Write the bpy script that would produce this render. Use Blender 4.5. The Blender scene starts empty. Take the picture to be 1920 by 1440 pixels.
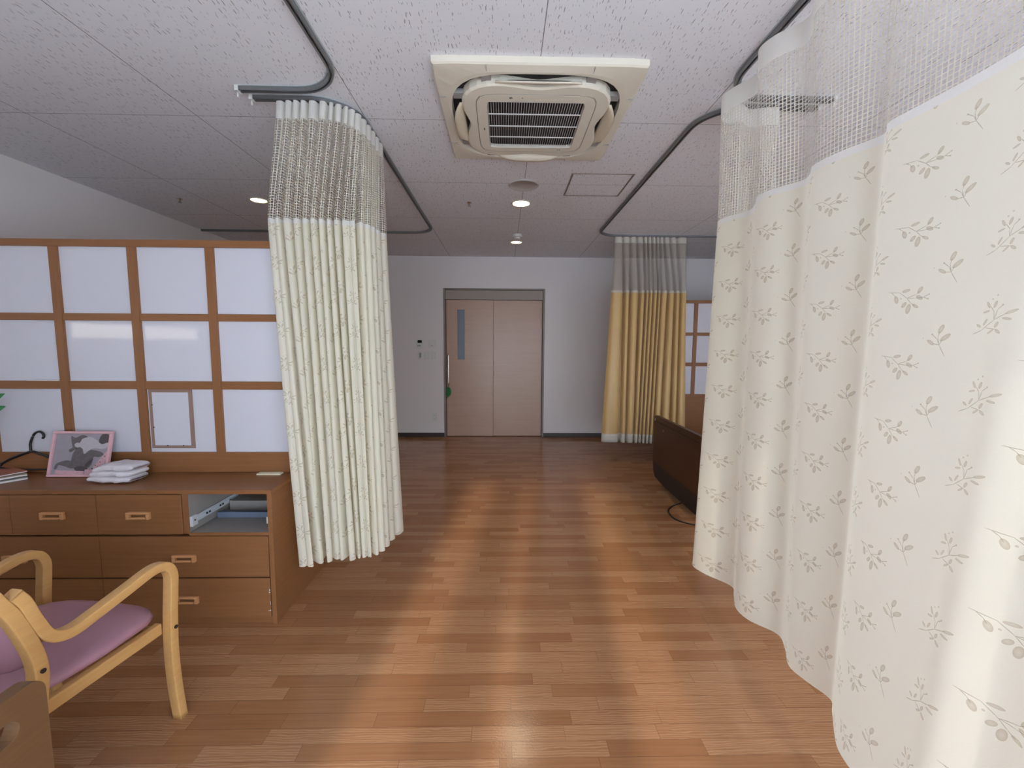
import bpy, bmesh, math, random
from mathutils import Vector, Matrix
random.seed(7)
S = bpy.context.scene
COL = S.collection
PI = math.pi
CZ = 2.58            # ceiling height
CAM_Z = 1.3594
FAR = 6.12; NEAR = -1.0; LEFT = -3.3; RIGHT = 3.6

# ------------------------------------------------------------------ materials
def nt_new(name):
    m = bpy.data.materials.new(name); m.use_nodes = True
    nt = m.node_tree; b = nt.nodes['Principled BSDF']
    return m, nt, b
def N(nt, typ, **kw):
    n = nt.nodes.new(typ)
    for k, v in kw.items():
        if k.startswith('i_'):
            n.inputs[int(k[2:])].default_value = v
        else: setattr(n, k, v)
    return n
def L(nt, a, b): nt.links.new(a, b)
def mth(nt, op, a, b=None, c=None):
    n = nt.nodes.new('ShaderNodeMath'); n.operation = op
    for i, v in enumerate((a, b, c)):
        if v is None: continue
        if isinstance(v, (int, float)): n.inputs[i].default_value = v
        else: L(nt, v, n.inputs[i])
    return n.outputs[0]
def mixc(nt, fac, a, b, mode='MIX'):
    n = nt.nodes.new('ShaderNodeMix'); n.data_type = 'RGBA'; n.blend_type = mode
    if isinstance(fac, (int, float)): n.inputs[0].default_value = fac
    else: L(nt, fac, n.inputs[0])
    for i, v in ((6, a), (7, b)):
        if isinstance(v, tuple): n.inputs[i].default_value = (*v[:3], 1)
        else: L(nt, v, n.inputs[i])
    return n.outputs[2]
def col(b, c): b.inputs['Base Color'].default_value = (*c, 1)
def simple(name, c, rough=.5, metal=0, noise=.04, scale=30, spec=.5, bump=0, coat=0):
    m, nt, b = nt_new(name)
    b.inputs['Roughness'].default_value = rough; b.inputs['Metallic'].default_value = metal
    b.inputs['Specular IOR Level'].default_value = spec
    b.inputs['Coat Weight'].default_value = coat
    tc = N(nt, 'ShaderNodeTexCoord')
    nz = N(nt, 'ShaderNodeTexNoise'); nz.inputs['Scale'].default_value = scale; nz.inputs['Detail'].default_value = 4
    L(nt, tc.outputs['Object'], nz.inputs['Vector'])
    d = tuple(max(0, x * (1 - noise)) for x in c); e = tuple(min(1, x * (1 + noise)) for x in c)
    L(nt, mixc(nt, nz.outputs['Fac'], d, e), b.inputs['Base Color'])
    if bump:
        bp = N(nt, 'ShaderNodeBump'); bp.inputs['Strength'].default_value = bump; bp.inputs['Distance'].default_value = .002
        L(nt, nz.outputs['Fac'], bp.inputs['Height']); L(nt, bp.outputs[0], b.inputs['Normal'])
    return m
def wood(name, c1, c2, axis=0, rough=.42, scale=1.0, spec=.4):
    """fine straight veneer grain running along one axis"""
    m, nt, b = nt_new(name)
    tc = N(nt, 'ShaderNodeTexCoord'); mp = N(nt, 'ShaderNodeMapping')
    s = [70 * scale] * 3; s[axis] = 2.5 * scale; mp.inputs['Scale'].default_value = s
    L(nt, tc.outputs['Object'], mp.inputs[0])
    nz = N(nt, 'ShaderNodeTexNoise'); nz.inputs['Scale'].default_value = 1; nz.inputs['Detail'].default_value = 6; nz.inputs['Roughness'].default_value = .65
    L(nt, mp.outputs[0], nz.inputs['Vector'])
    n2 = N(nt, 'ShaderNodeTexNoise'); n2.inputs['Scale'].default_value = 3; L(nt, tc.outputs['Object'], n2.inputs['Vector'])
    f = mth(nt, 'ADD', mth(nt, 'MULTIPLY', nz.outputs['Fac'], .8), mth(nt, 'MULTIPLY', n2.outputs['Fac'], .25))
    r = N(nt, 'ShaderNodeMapRange'); L(nt, f, r.inputs[0]); r.inputs[1].default_value = .3; r.inputs[2].default_value = .75
    L(nt, mixc(nt, r.outputs[0], c1, c2), b.inputs['Base Color'])
    b.inputs['Roughness'].default_value = rough; b.inputs['Specular IOR Level'].default_value = spec
    bp = N(nt, 'ShaderNodeBump'); bp.inputs['Strength'].default_value = .12; bp.inputs['Distance'].default_value = .001
    L(nt, nz.outputs['Fac'], bp.inputs['Height']); L(nt, bp.outputs[0], b.inputs['Normal'])
    return m
def emis(name, c, s):
    m, nt, b = nt_new(name); col(b, c); b.inputs['Emission Color'].default_value = (*c, 1); b.inputs['Emission Strength'].default_value = s
    return m

def floor_mat():
    m, nt, b = nt_new('wood_strip_flooring')
    g = N(nt, 'ShaderNodeNewGeometry'); sp = N(nt, 'ShaderNodeSeparateXYZ'); L(nt, g.outputs['Position'], sp.inputs[0])
    X, Y = sp.outputs[0], sp.outputs[1]
    RH, BW = .0606, .455
    yr = mth(nt, 'DIVIDE', Y, RH); row = mth(nt, 'FLOOR', yr)
    w1 = N(nt, 'ShaderNodeTexWhiteNoise', noise_dimensions='1D'); L(nt, row, w1.inputs['W'])
    xr = mth(nt, 'ADD', mth(nt, 'DIVIDE', X, BW), mth(nt, 'MULTIPLY', w1.outputs['Value'], 7.0))
    # unequal block lengths: warp the running coordinate
    xr = mth(nt, 'ADD', xr, mth(nt, 'MULTIPLY', mth(nt, 'SINE', mth(nt, 'MULTIPLY', xr, 2.1)), .28))
    cell = mth(nt, 'FLOOR', xr)
    cv = N(nt, 'ShaderNodeCombineXYZ'); L(nt, row, cv.inputs[0]); L(nt, cell, cv.inputs[1])
    w2 = N(nt, 'ShaderNodeTexWhiteNoise', noise_dimensions='2D'); L(nt, cv.outputs[0], w2.inputs['Vector'])
    rnd = w2.outputs['Value']
    # grain
    off = N(nt, 'ShaderNodeCombineXYZ'); L(nt, mth(nt, 'MULTIPLY', rnd, 40), off.inputs[2]); L(nt, mth(nt, 'MULTIPLY', rnd, 13), off.inputs[0])
    ps = N(nt, 'ShaderNodeVectorMath', operation='MULTIPLY'); L(nt, g.outputs['Position'], ps.inputs[0]); ps.inputs[1].default_value = (4, 120, 1)
    pa = N(nt, 'ShaderNodeVectorMath', operation='ADD'); L(nt, ps.outputs[0], pa.inputs[0]); L(nt, off.outputs[0], pa.inputs[1])
    n1 = N(nt, 'ShaderNodeTexNoise'); n1.inputs['Scale'].default_value = 1; n1.inputs['Detail'].default_value = 5; L(nt, pa.outputs[0], n1.inputs['Vector'])
    # broad figure (wavy)
    ps2 = N(nt, 'ShaderNodeVectorMath', operation='MULTIPLY'); L(nt, g.outputs['Position'], ps2.inputs[0]); ps2.inputs[1].default_value = (5, 22, 1)
    pa2 = N(nt, 'ShaderNodeVectorMath', operation='ADD'); L(nt, ps2.outputs[0], pa2.inputs[0]); L(nt, off.outputs[0], pa2.inputs[1])
    wv = N(nt, 'ShaderNodeTexWave', wave_type='BANDS', bands_direction='Y'); wv.inputs['Scale'].default_value = 1.6
    wv.inputs['Distortion'].default_value = 7; wv.inputs['Detail'].default_value = 2; wv.inputs['Detail Scale'].default_value = 1.1
    L(nt, pa2.outputs[0], wv.inputs['Vector'])
    fig = mth(nt, 'MULTIPLY', mth(nt, 'POWER', wv.outputs['Fac'], 2.5), mth(nt, 'GREATER_THAN', rnd, .45))
    base = mixc(nt, rnd, (.325, .147, .064), (.425, .208, .100))
    base = mixc(nt, mth(nt, 'MULTIPLY', mth(nt, 'POWER', n1.outputs['Fac'], 1.5), .9), base, (.21, .085, .032))
    base = mixc(nt, mth(nt, 'MULTIPLY', fig, .38), base, (.57, .335, .19))
    fy = mth(nt, 'FRACT', yr); fx = mth(nt, 'FRACT', xr)
    gap = mth(nt, 'MAXIMUM', mth(nt, 'LESS_THAN', fy, .035), mth(nt, 'LESS_THAN', fx, .004))
    base = mixc(nt, mth(nt, 'MULTIPLY', gap, .55), base, (.11, .045, .02))
    L(nt, base, b.inputs['Base Color'])
    nr = N(nt, 'ShaderNodeTexNoise'); nr.inputs['Scale'].default_value = 2.2; L(nt, g.outputs['Position'], nr.inputs['Vector'])
    L(nt, mth(nt, 'ADD', .13, mth(nt, 'MULTIPLY', nr.outputs['Fac'], .08)), b.inputs['Roughness'])
    b.inputs['Specular IOR Level'].default_value = .32
    nb = N(nt, 'ShaderNodeTexNoise'); nb.inputs['Scale'].default_value = 140; nb.inputs['Detail'].default_value = 3; L(nt, g.outputs['Position'], nb.inputs['Vector'])
    bp = N(nt, 'ShaderNodeBump'); bp.inputs['Strength'].default_value = .22; bp.inputs['Distance'].default_value = .0012
    L(nt, mth(nt, 'SUBTRACT', nb.outputs['Fac'], mth(nt, 'MULTIPLY', gap, .6)), bp.inputs['Height']); L(nt, bp.outputs[0], b.inputs['Normal'])
    return m

def ceiling_mat():
    m, nt, b = nt_new('fissured_ceiling_board')
    g = N(nt, 'ShaderNodeNewGeometry'); sp = N(nt, 'ShaderNodeSeparateXYZ'); L(nt, g.outputs['Position'], sp.inputs[0])
    masks = []
    nz = N(nt, 'ShaderNodeTexNoise', noise_dimensions='2D'); nz.inputs['Scale'].default_value = 30; nz.inputs['Detail'].default_value = 0; L(nt, g.outputs['Position'], nz.inputs['Vector'])
    for k, (sx, sy, thr, dn) in enumerate(((60, 25, .31, .50), (95, 44, .27, .36))):
        dv = N(nt, 'ShaderNodeVectorMath', operation='SCALE'); L(nt, nz.outputs['Color'], dv.inputs[0]); dv.inputs['Scale'].default_value = .006
        ad = N(nt, 'ShaderNodeVectorMath', operation='ADD'); L(nt, g.outputs['Position'], ad.inputs[0]); L(nt, dv.outputs[0], ad.inputs[1])
        mp = N(nt, 'ShaderNodeMapping'); mp.inputs['Scale'].default_value = (sx, sy, 1); mp.inputs['Location'].default_value = (k * 3.3, k * 1.7, k)
        L(nt, ad.outputs[0], mp.inputs[0])
        v = N(nt, 'ShaderNodeTexVoronoi', voronoi_dimensions='2D'); v.inputs['Scale'].default_value = 1; L(nt, mp.outputs[0], v.inputs['Vector'])
        sc = N(nt, 'ShaderNodeSeparateColor'); L(nt, v.outputs['Color'], sc.inputs[0])
        # elongated along y: squash distance measured in x
        vd = N(nt, 'ShaderNodeVectorMath', operation='SUBTRACT'); L(nt, mp.outputs[0], vd.inputs[0]); L(nt, v.outputs['Position'], vd.inputs[1])
        mu = N(nt, 'ShaderNodeVectorMath', operation='MULTIPLY'); L(nt, vd.outputs[0], mu.inputs[0]); mu.inputs[1].default_value = (2.6, .85, 0)
        ln = N(nt, 'ShaderNodeVectorMath', operation='LENGTH'); L(nt, mu.outputs[0], ln.inputs[0])
        a = mth(nt, 'LESS_THAN', ln.outputs['Value'], mth(nt, 'MULTIPLY', sc.outputs[1], thr))
        masks.append(mth(nt, 'MULTIPLY', a, mth(nt, 'LESS_THAN', sc.outputs[0], dn)))
    fis = mth(nt, 'MAXIMUM', masks[0], masks[1])
    jx = mth(nt, 'ABSOLUTE', mth(nt, 'SUBTRACT', mth(nt, 'FRACT', mth(nt, 'ADD', mth(nt, 'DIVIDE', mth(nt, 'SUBTRACT', sp.outputs[0], .155), .91), 20.5)), .5))
    jy = mth(nt, 'ABSOLUTE', mth(nt, 'SUBTRACT', mth(nt, 'FRACT', mth(nt, 'ADD', mth(nt, 'DIVIDE', mth(nt, 'SUBTRACT', sp.outputs[1], 2.46), .91), 20.5)), .5))
    joint = mth(nt, 'MAXIMUM', mth(nt, 'LESS_THAN', jx, .0022), mth(nt, 'LESS_THAN', jy, .0018))
    c = mixc(nt, mth(nt, 'MULTIPLY', fis, .66), (.79, .785, .815), (.17, .15, .15))
    c = mixc(nt, mth(nt, 'MULTIPLY', joint, .75), c, (.08, .06, .06))
    L(nt, c, b.inputs['Base Color']); b.inputs['Roughness'].default_value = .85; b.inputs['Specular IOR Level'].default_value = .2
    return m

# leaf sprigs printed on the curtain cloth; crop pixels of the motif -> metres
def sprig_elements():
    K = .000262
    out = []
    def motif(o, mcx, mcy, stems, leaves):
        el = []
        for pts in stems:
            for p, q in zip(pts, pts[1:]):
                dx, dy = q[0] - p[0], -(q[1] - p[1]); ln = math.hypot(dx, dy)
                cx, cy = (p[0] + q[0]) / 2 - o[0], -((p[1] + q[1]) / 2 - o[1])
                el.append((cx * K + mcx, cy * K + mcy, math.atan2(dy, dx), ln * K * .56, .0008, 1))
        for x, y, l, a, w in leaves:
            el.append(((x - o[0]) * K + mcx, -(y - o[1]) * K + mcy, math.radians(a), l * K / 2, w * K / 2, 0))
        return el
    A = motif((215, 280), .060, .084,
        [[(40, 410), (110, 380), (215, 300), (310, 258)], [(215, 300), (205, 240), (165, 195)], [(215, 300), (235, 220), (275, 190)], [(150, 362), (240, 375)]],
        [(345, 245, 92, 18, 24), (320, 297, 72, -10, 20), (140, 180, 64, -55, 24), (130, 232, 62, 12, 18), (205, 180, 58, 70, 30), (135, 315, 62, 60, 22), (80, 342, 48, -32, 20), (245, 340, 52, 62, 28), (265, 392, 58, -32, 24), (200, 392, 62, 32, 18), (212, 108, 16, 0, 14), (170, 135, 16, 0, 14), (272, 188, 18, 0, 14)])
    B = motif((650, 780), .180, .084,
        [[(420, 690), (560, 705), (650, 765), (700, 815), (745, 842)], [(650, 765), (750, 735), (785, 705)], [(650, 765), (740, 772), (825, 770), (885, 748)], [(825, 770), (875, 790)], [(450, 692), (495, 722), (518, 755)]],
        [(630, 692, 92, 8, 30), (782, 700, 72, 55, 40), (785, 770, 78, -25, 36), (755, 848, 76, -28, 28), (680, 870, 96, 80, 54), (625, 828, 68, 40, 40), (525, 770, 80, -65, 48), (580, 762, 18, 0, 16), (885, 748, 18, 0, 14), (875, 790, 18, 0, 14)])
    C = motif((960, 1260), .285, .084,
        [[(1030, 1385), (965, 1290), (945, 1220), (955, 1170)], [(965, 1290), (940, 1240), (885, 1197)], [(965, 1290), (910, 1280)], [(965, 1290), (985, 1250)]],
        [(962, 1150, 84, 65, 44), (1012, 1225, 104, 35, 42), (880, 1268, 84, -30, 30), (885, 1197, 18, 0, 16)])
    return A + B + C
TW, TH = .345, .167
def curtain_mat(name, base, leaf, transl=.30):
    m, nt, b = nt_new(name)
    uv = N(nt, 'ShaderNodeUVMap', uv_map='UVMap'); sp = N(nt, 'ShaderNodeSeparateXYZ'); L(nt, uv.outputs[0], sp.inputs[0])
    u = mth(nt, 'MODULO', sp.outputs[0], TW); 
    inB = mth(nt, 'MULTIPLY', mth(nt, 'GREATER_THAN', u, .118), mth(nt, 'LESS_THAN', u, .242)); inC = mth(nt, 'GREATER_THAN', u, .242)
    sh = mth(nt, 'ADD', mth(nt, 'MULTIPLY', inB, .110), mth(nt, 'MULTIPLY', inC, .049))
    v = mth(nt, 'MODULO', mth(nt, 'ADD', sp.outputs[1], sh), TH)
    cb = N(nt, 'ShaderNodeCombineXYZ'); L(nt, u, cb.inputs[0]); L(nt, v, cb.inputs[1])
    cur = {0: None, 1: None}
    for cx, cy, a, hl, hw, kind in sprig_elements():
        for wy in (0,):
            mp = N(nt, 'ShaderNodeMapping', vector_type='TEXTURE'); mp.inputs['Location'].default_value = (cx, cy % TH, 0)
            mp.inputs['Rotation'].default_value = (0, 0, a); mp.inputs['Scale'].default_value = (hl, hw, 1)
            L(nt, cb.outputs[0], mp.inputs[0])
            ln = N(nt, 'ShaderNodeVectorMath', operation='LENGTH'); L(nt, mp.outputs[0], ln.inputs[0])
            cur[kind] = ln.outputs['Value'] if cur[kind] is None else mth(nt, 'MINIMUM', cur[kind], ln.outputs['Value'])
    lf = mth(nt, 'LESS_THAN', cur[0], 1.0); st = mth(nt, 'LESS_THAN', cur[1], 1.0)
    tone = mth(nt, 'MULTIPLY', mth(nt, 'POWER', mth(nt, 'MINIMUM', cur[0], 1.0), 1.5), .25)
    # linen weave
    wn = N(nt, 'ShaderNodeTexNoise'); wn.inputs['Scale'].default_value = 1; wn.inputs['Detail'].default_value = 3
    sc = N(nt, 'ShaderNodeVectorMath', operation='MULTIPLY'); L(nt, uv.outputs[0], sc.inputs[0]); sc.inputs[1].default_value = (900, 350, 1); L(nt, sc.outputs[0], wn.inputs['Vector'])
    c = mixc(nt, wn.outputs['Fac'], tuple(x * .96 for x in base), tuple(min(1, x * 1.04) for x in base))
    c = mixc(nt, mth(nt, 'MULTIPLY', lf, mth(nt, 'ADD', .40, tone)), c, leaf)
    c = mixc(nt, mth(nt, 'MULTIPLY', st, .6), c, tuple(x * .75 for x in leaf))
    L(nt, c, b.inputs['Base Color']); b.inputs['Roughness'].default_value = .8; b.inputs['Specular IOR Level'].default_value = .15
    b.inputs['Sheen Weight'].default_value = .1
    tr = N(nt, 'ShaderNodeBsdfTranslucent'); L(nt, c, tr.inputs[0])
    bp = N(nt, 'ShaderNodeBump'); bp.inputs['Strength'].default_value = .15; bp.inputs['Distance'].default_value = .001
    L(nt, wn.outputs['Fac'], bp.inputs['Height']); L(nt, bp.outputs[0], b.inputs['Normal'])
    mx = N(nt, 'ShaderNodeMixShader'); mx.inputs[0].default_value = transl
    L(nt, b.outputs[0], mx.inputs[1]); L(nt, tr.outputs[0], mx.inputs[2]); L(nt, mx.outputs[0], nt.nodes['Material Output'].inputs[0])
    return m
def net_mat(name, c, pitch, frac):
    m, nt, b = nt_new(name); col(b, c); b.inputs['Roughness'].default_value = .8
    uv = N(nt, 'ShaderNodeUVMap', uv_map='UVMap'); sp = N(nt, 'ShaderNodeSeparateXYZ'); L(nt, uv.outputs[0], sp.inputs[0])
    fu = mth(nt, 'FRACT', mth(nt, 'DIVIDE', sp.outputs[0], pitch)); fv = mth(nt, 'FRACT', mth(nt, 'DIVIDE', sp.outputs[1], pitch))
    th = mth(nt, 'MAXIMUM', mth(nt, 'LESS_THAN', fu, frac * 1.1), mth(nt, 'LESS_THAN', fv, frac * .85))
    tr = N(nt, 'ShaderNodeBsdfTransparent'); tl = N(nt, 'ShaderNodeBsdfTranslucent'); tl.inputs[0].default_value = (*c, 1)
    m1 = N(nt, 'ShaderNodeMixShader'); m1.inputs[0].default_value = .3; L(nt, b.outputs[0], m1.inputs[1]); L(nt, tl.outputs[0], m1.inputs[2])
    mx = N(nt, 'ShaderNodeMixShader'); L(nt, th, mx.inputs[0]); L(nt, tr.outputs[0], mx.inputs[1]); L(nt, m1.outputs[0], mx.inputs[2])
    L(nt, mx.outputs[0], nt.nodes['Material Output'].inputs[0])
    return m
def cloth_mat(name, c, transl=.2, rough=.8, weave=600, spec=.2, sheen=0, vary=.05):
    m, nt, b = nt_new(name)
    uv = N(nt, 'ShaderNodeTexCoord')
    sc = N(nt, 'ShaderNodeVectorMath', operation='MULTIPLY'); L(nt, uv.outputs['Object'], sc.inputs[0]); sc.inputs[1].default_value = (weave, weave, weave * .3)
    wn = N(nt, 'ShaderNodeTexNoise'); wn.inputs['Scale'].default_value = 1; L(nt, sc.outputs[0], wn.inputs['Vector'])
    cc = mixc(nt, wn.outputs['Fac'], tuple(x * (1 - vary) for x in c), tuple(min(1, x * (1 + vary)) for x in c))
    L(nt, cc, b.inputs['Base Color']); b.inputs['Roughness'].default_value = rough; b.inputs['Specular IOR Level'].default_value = spec
    b.inputs['Sheen Weight'].default_value = sheen
    if transl:
        tr = N(nt, 'ShaderNodeBsdfTranslucent'); L(nt, cc, tr.inputs[0]); mx = N(nt, 'ShaderNodeMixShader'); mx.inputs[0].default_value = transl
        L(nt, b.outputs[0], mx.inputs[1]); L(nt, tr.outputs[0], mx.inputs[2]); L(nt, mx.outputs[0], nt.nodes['Material Output'].inputs[0])
    return m
def sheer_mat():  # cloth of the added window sheers that thin the sun
    m, nt, b = nt_new('sun_band_cloth'); col(b, (.9, .9, .9))
    tr = N(nt, 'ShaderNodeBsdfTransparent'); tl = N(nt, 'ShaderNodeBsdfTranslucent'); tl.inputs[0].default_value = (.9, .9, .9, 1)
    m1 = N(nt, 'ShaderNodeMixShader'); m1.inputs[0].default_value = .6; L(nt, b.outputs[0], m1.inputs[1]); L(nt, tl.outputs[0], m1.inputs[2])
    mx = N(nt, 'ShaderNodeMixShader'); mx.inputs[0].default_value = .70; L(nt, tr.outputs[0], mx.inputs[1]); L(nt, m1.outputs[0], mx.inputs[2])
    L(nt, mx.outputs[0], nt.nodes['Material Output'].inputs[0]); return m
def glass_mat():
    m, nt, b = nt_new('clear_glass'); nt.nodes.remove(b)
    tr = N(nt, 'ShaderNodeBsdfTransparent'); gl = N(nt, 'ShaderNodeBsdfGlossy'); gl.inputs['Roughness'].default_value = .02
    mx = N(nt, 'ShaderNodeMixShader'); mx.inputs[0].default_value = .06
    L(nt, tr.outputs[0], mx.inputs[1]); L(nt, gl.outputs[0], mx.inputs[2]); L(nt, mx.outputs[0], nt.nodes['Material Output'].inputs[0]); return m

M = dict(
    floor=floor_mat(), ceiling=ceiling_mat(),
    wall=simple('white_wallpaper', (.80, .75, .735), .8, noise=.03, scale=220, bump=.25, spec=.25),
    base=simple('dark_baseboard', (.05, .035, .03), .45),
    beech=wood('beech_veneer', (.208, .084, .030), (.27, .117, .044), 0),
    beech_y=wood('beech_veneer_side', (.208, .084, .030), (.27, .117, .044), 1),
    beech_z=wood('beech_veneer_upright', (.215, .086, .031), (.275, .118, .045), 2),
    rail=wood('lattice_wood', (.215, .086, .031), (.275, .118, .045), 0),
    handle=wood('handle_wood', (.50, .24, .10), (.60, .30, .13), 0, rough=.35),
    bent=wood('bentwood_beech', (.50, .265, .090), (.60, .34, .125), 1, rough=.38),
    panel=simple('white_acrylic_panel', (.62, .60, .64), .06, noise=.01, spec=.5),
    grey_in=simple('grey_melamine', (.29, .26, .235), .5),
    steel=simple('zinc_slide_rail', (.78, .80, .82), .35, .3),
    slot=simple('dark_slot', (.03, .03, .03), .6),
    blue=simple('blue_grey_board', (.13, .16, .22), .5),
    pink=cloth_mat('mauve_vinyl', (.37, .185, .225), 0, .42, 900, .4),
    bolt=simple('dark_bolt', (.05, .03, .025), .4, .3),
    doorw=wood('door_laminate', (.46, .30, .215), (.50, .335, .245), 0, rough=.30, scale=.6),
    frame=simple('taupe_steel_frame', (.23, .185, .155), .45),
    header=simple('taupe_header', (.33, .275, .23), .5),
    frost=simple('frosted_door_glass', (.16, .19, .23), .35),
    chrome=simple('chrome', (.75, .70, .62), .15, 1.0),
    leaf=simple('green_leaf', (.02, .16, .04), .45, noise=.3, scale=60),
    leafd=simple('dark_green_leaf', (.03, .10, .02), .45, noise=.3, scale=60),
    white=simple('white_plastic', (.72, .71, .68), .4, noise=.01),
    offwhite=simple('ivory_plastic', (.74, .68, .56), .42, noise=.015),
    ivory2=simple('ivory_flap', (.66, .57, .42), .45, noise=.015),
    dark=simple('dark_cavity', (.02, .018, .018), .6),
    greyp=simple('grey_plastic', (.30, .28, .26), .5),
    lcd=simple('black_display', (.012, .012, .014), .2),
    alu=simple('grey_aluminium_track', (.22, .22, .225), .38, .6),
    alul=simple('pale_track_flange', (.52, .55, .56), .45, .2),
    cloth=curtain_mat('sprig_print_cloth', (.93, .88, .735), (.50, .40, .25), .46),
    tape=cloth_mat('header_tape', (.92, .90, .84), .45),
    net=net_mat('cream_net', (.80, .745, .62), .0130, .245),
    gold=cloth_mat('gold_satin', (.60, .39, .15), .10, .42, 350, .5, .3, .12),
    hem=cloth_mat('pale_hem', (.72, .68, .60), .3),
    finenet=net_mat('fine_grey_net', (.52, .46, .38), .0055, .38),
    bedw=wood('dark_bed_wood', (.065, .026, .010), (.085, .036, .014), 1, rough=.4),
    bedl=wood('near_bed_wood', (.125, .060, .025), (.155, .078, .034), 1, rough=.4),
    black=simple('black_plastic', (.012, .012, .014), .4),
    sheet=cloth_mat('white_bed_sheet', (.78, .78, .76), 0),
    towel=simple('white_terry', (.72, .67, .69), .95, noise=.14, scale=260, spec=.1, bump=1.0),
    pframe=simple('pink_frame', (.66, .38, .40), .35, noise=.10, scale=90),
    pink2=simple('pale_pink_print', (.55, .33, .36), .45, noise=.25, scale=120),
    pr_bg=simple('print_backdrop', (.30, .27, .30), .3, noise=.15, scale=25),
    pr_fur=simple('print_grey_fur', (.11, .095, .10), .3, noise=.45, scale=70),
    pr_wht=simple('print_white_fur', (.44, .40, .42), .3, noise=.12, scale=60),
    pr_drk=simple('print_dark_tone', (.05, .042, .045), .3, noise=.3, scale=60),
    paper=simple('paper', (.70, .66, .62), .6),
    mag_a=simple('magazine_cover_red', (.42, .16, .10), .35, noise=.8, scale=22),
    mag_b=simple('magazine_cover_beige', (.55, .45, .34), .35, noise=.5, scale=18),
    mag_c=simple('magazine_cover_grey', (.40, .40, .38), .35, noise=.25, scale=20),
    taped=simple('grey_brown_frame_tape', (.27, .165, .125), .55, noise=.08),
    cream=simple('cream_socket', (.74, .66, .47), .45),
    sheer=sheer_mat(), glass=glass_mat(),
    winfr=simple('silver_window_frame', (.5, .5, .5), .4, .5),
    ground=simple('balcony_concrete', (.45, .44, .42), .9),
    lamp=emis('downlight_disc', (1, .80, .52), 9), lamp_hot=emis('downlight_bulb', (1, .84, .62), 60), tube=emis('wall_light_diffuser', (1, .88, .74), 3.2),
    rubber=simple('caster_rubber', (.05, .05, .05), .6),
    terracotta=simple('plant_pot', (.45, .42, .38), .6),
)

# ------------------------------------------------------------------ builders
def mesh_obj(name, bm, mats, parent=None, smooth=False, autosmooth=None):
    me = bpy.data.meshes.new(name); bm.normal_update(); bm.to_mesh(me); bm.free()
    o = bpy.data.objects.new(name, me); COL.objects.link(o)
    for m in (mats if isinstance(mats, (list, tuple)) else [mats]): me.materials.append(m)
    if smooth:
        for p in me.polygons: p.use_smooth = True
    if parent: o.parent = parent
    return o
def box(bm, x0, x1, y0, y1, z0, z1, bev=0, mi=0, seg=2):
    vs = [bm.verts.new((x, y, z)) for x in (x0, x1) for y in (y0, y1) for z in (z0, z1)]
    fs = [(0, 1, 3, 2), (4, 6, 7, 5), (0, 4, 5, 1), (2, 3, 7, 6), (0, 2, 6, 4), (1, 5, 7, 3)]
    F = [bm.faces.new([vs[i] for i in f]) for f in fs]
    for f in F: f.material_index = mi
    if bev:
        es = list({e for f in F for e in f.edges})
        bmesh.ops.bevel(bm, geom=es, offset=bev, segments=seg, affect='EDGES', profile=.6)
    return vs
def B(name, dims, mat, parent=None, bev=.0, smooth=False):
    bm = bmesh.new(); box(bm, *dims, bev=bev); return mesh_obj(name, bm, mat, parent, smooth)
def empty(name, loc=(0, 0, 0), rz=0):
    o = bpy.data.objects.new(name, None); COL.objects.link(o); o.location = loc; o.rotation_euler = (0, 0, rz); o.empty_display_size = .1
    return o
def tag(o, label, cat, group=None, kind=None):
    o['label'] = label; o['category'] = cat
    if group: o['group'] = group
    if kind: o['kind'] = kind
    return o
def struct(o): o['kind'] = 'structure'; return o
def lathe(bm, prof, cx=0, cy=0, seg=32, mi=0, cap=True):
    rings = []
    for r, z in prof:
        rings.append([bm.verts.new((cx + r * math.cos(2 * PI * i / seg), cy + r * math.sin(2 * PI * i / seg), z)) for i in range(seg)])
    for a, b in zip(rings, rings[1:]):
        for i in range(seg):
            f = bm.faces.new((a[i], a[(i + 1) % seg], b[(i + 1) % seg], b[i])); f.material_index = mi; f.smooth = True
    if cap:
        for r in (rings[0], rings[-1]):
            f = bm.faces.new(r); f.material_index = mi
def catmull(pts, n=6, closed=False):
    P = [Vector(p) for p in pts]; out = []
    k = len(P)
    rng = k if closed else k - 1
    for i in range(rng):
        if closed: a, b, c, d = P[(i - 1) % k], P[i], P[(i + 1) % k], P[(i + 2) % k]
        else:
            b, c = P[i], P[i + 1]; a = P[i - 1] if i else b * 2 - c; d = P[i + 2] if i + 2 < k else c * 2 - b
        for j in range(n):
            t = j / n
            out.append(.5 * ((2 * b) + (-a + c) * t + (2 * a - 5 * b + 4 * c - d) * t * t + (-a + 3 * b - 3 * c + d) * t ** 3))
    if not closed: out.append(P[-1])
    return out
def sweep(bm, path, prof, side, closed_prof=True, caps=True, mi=0, smooth=True, scales=None):
    """sweep a profile [(s,n)] along path; s along `side`, n along side x tangent. side may be a callable of the tangent"""
    rings = []
    for i, p in enumerate(path):
        t = (path[min(i + 1, len(path) - 1)] - path[max(i - 1, 0)]).normalized()
        s = side(t) if callable(side) else Vector(side)
        n = s.cross(t).normalized()
        k = scales[i] if scales else (1, 1)
        rings.append([bm.verts.new(p + s * a * k[0] + n * b * k[1]) for a, b in prof])
    m = len(prof)
    for a, b in zip(rings, rings[1:]):
        for i in range(m if closed_prof else m - 1):
            f = bm.faces.new((a[i], a[(i + 1) % m], b[(i + 1) % m], b[i])); f.material_index = mi; f.smooth = smooth
    if caps and closed_prof:
        for r in (rings[0], rings[-1]):
            try:
                f = bm.faces.new(r); f.material_index = mi
            except ValueError: pass
    return rings
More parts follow.
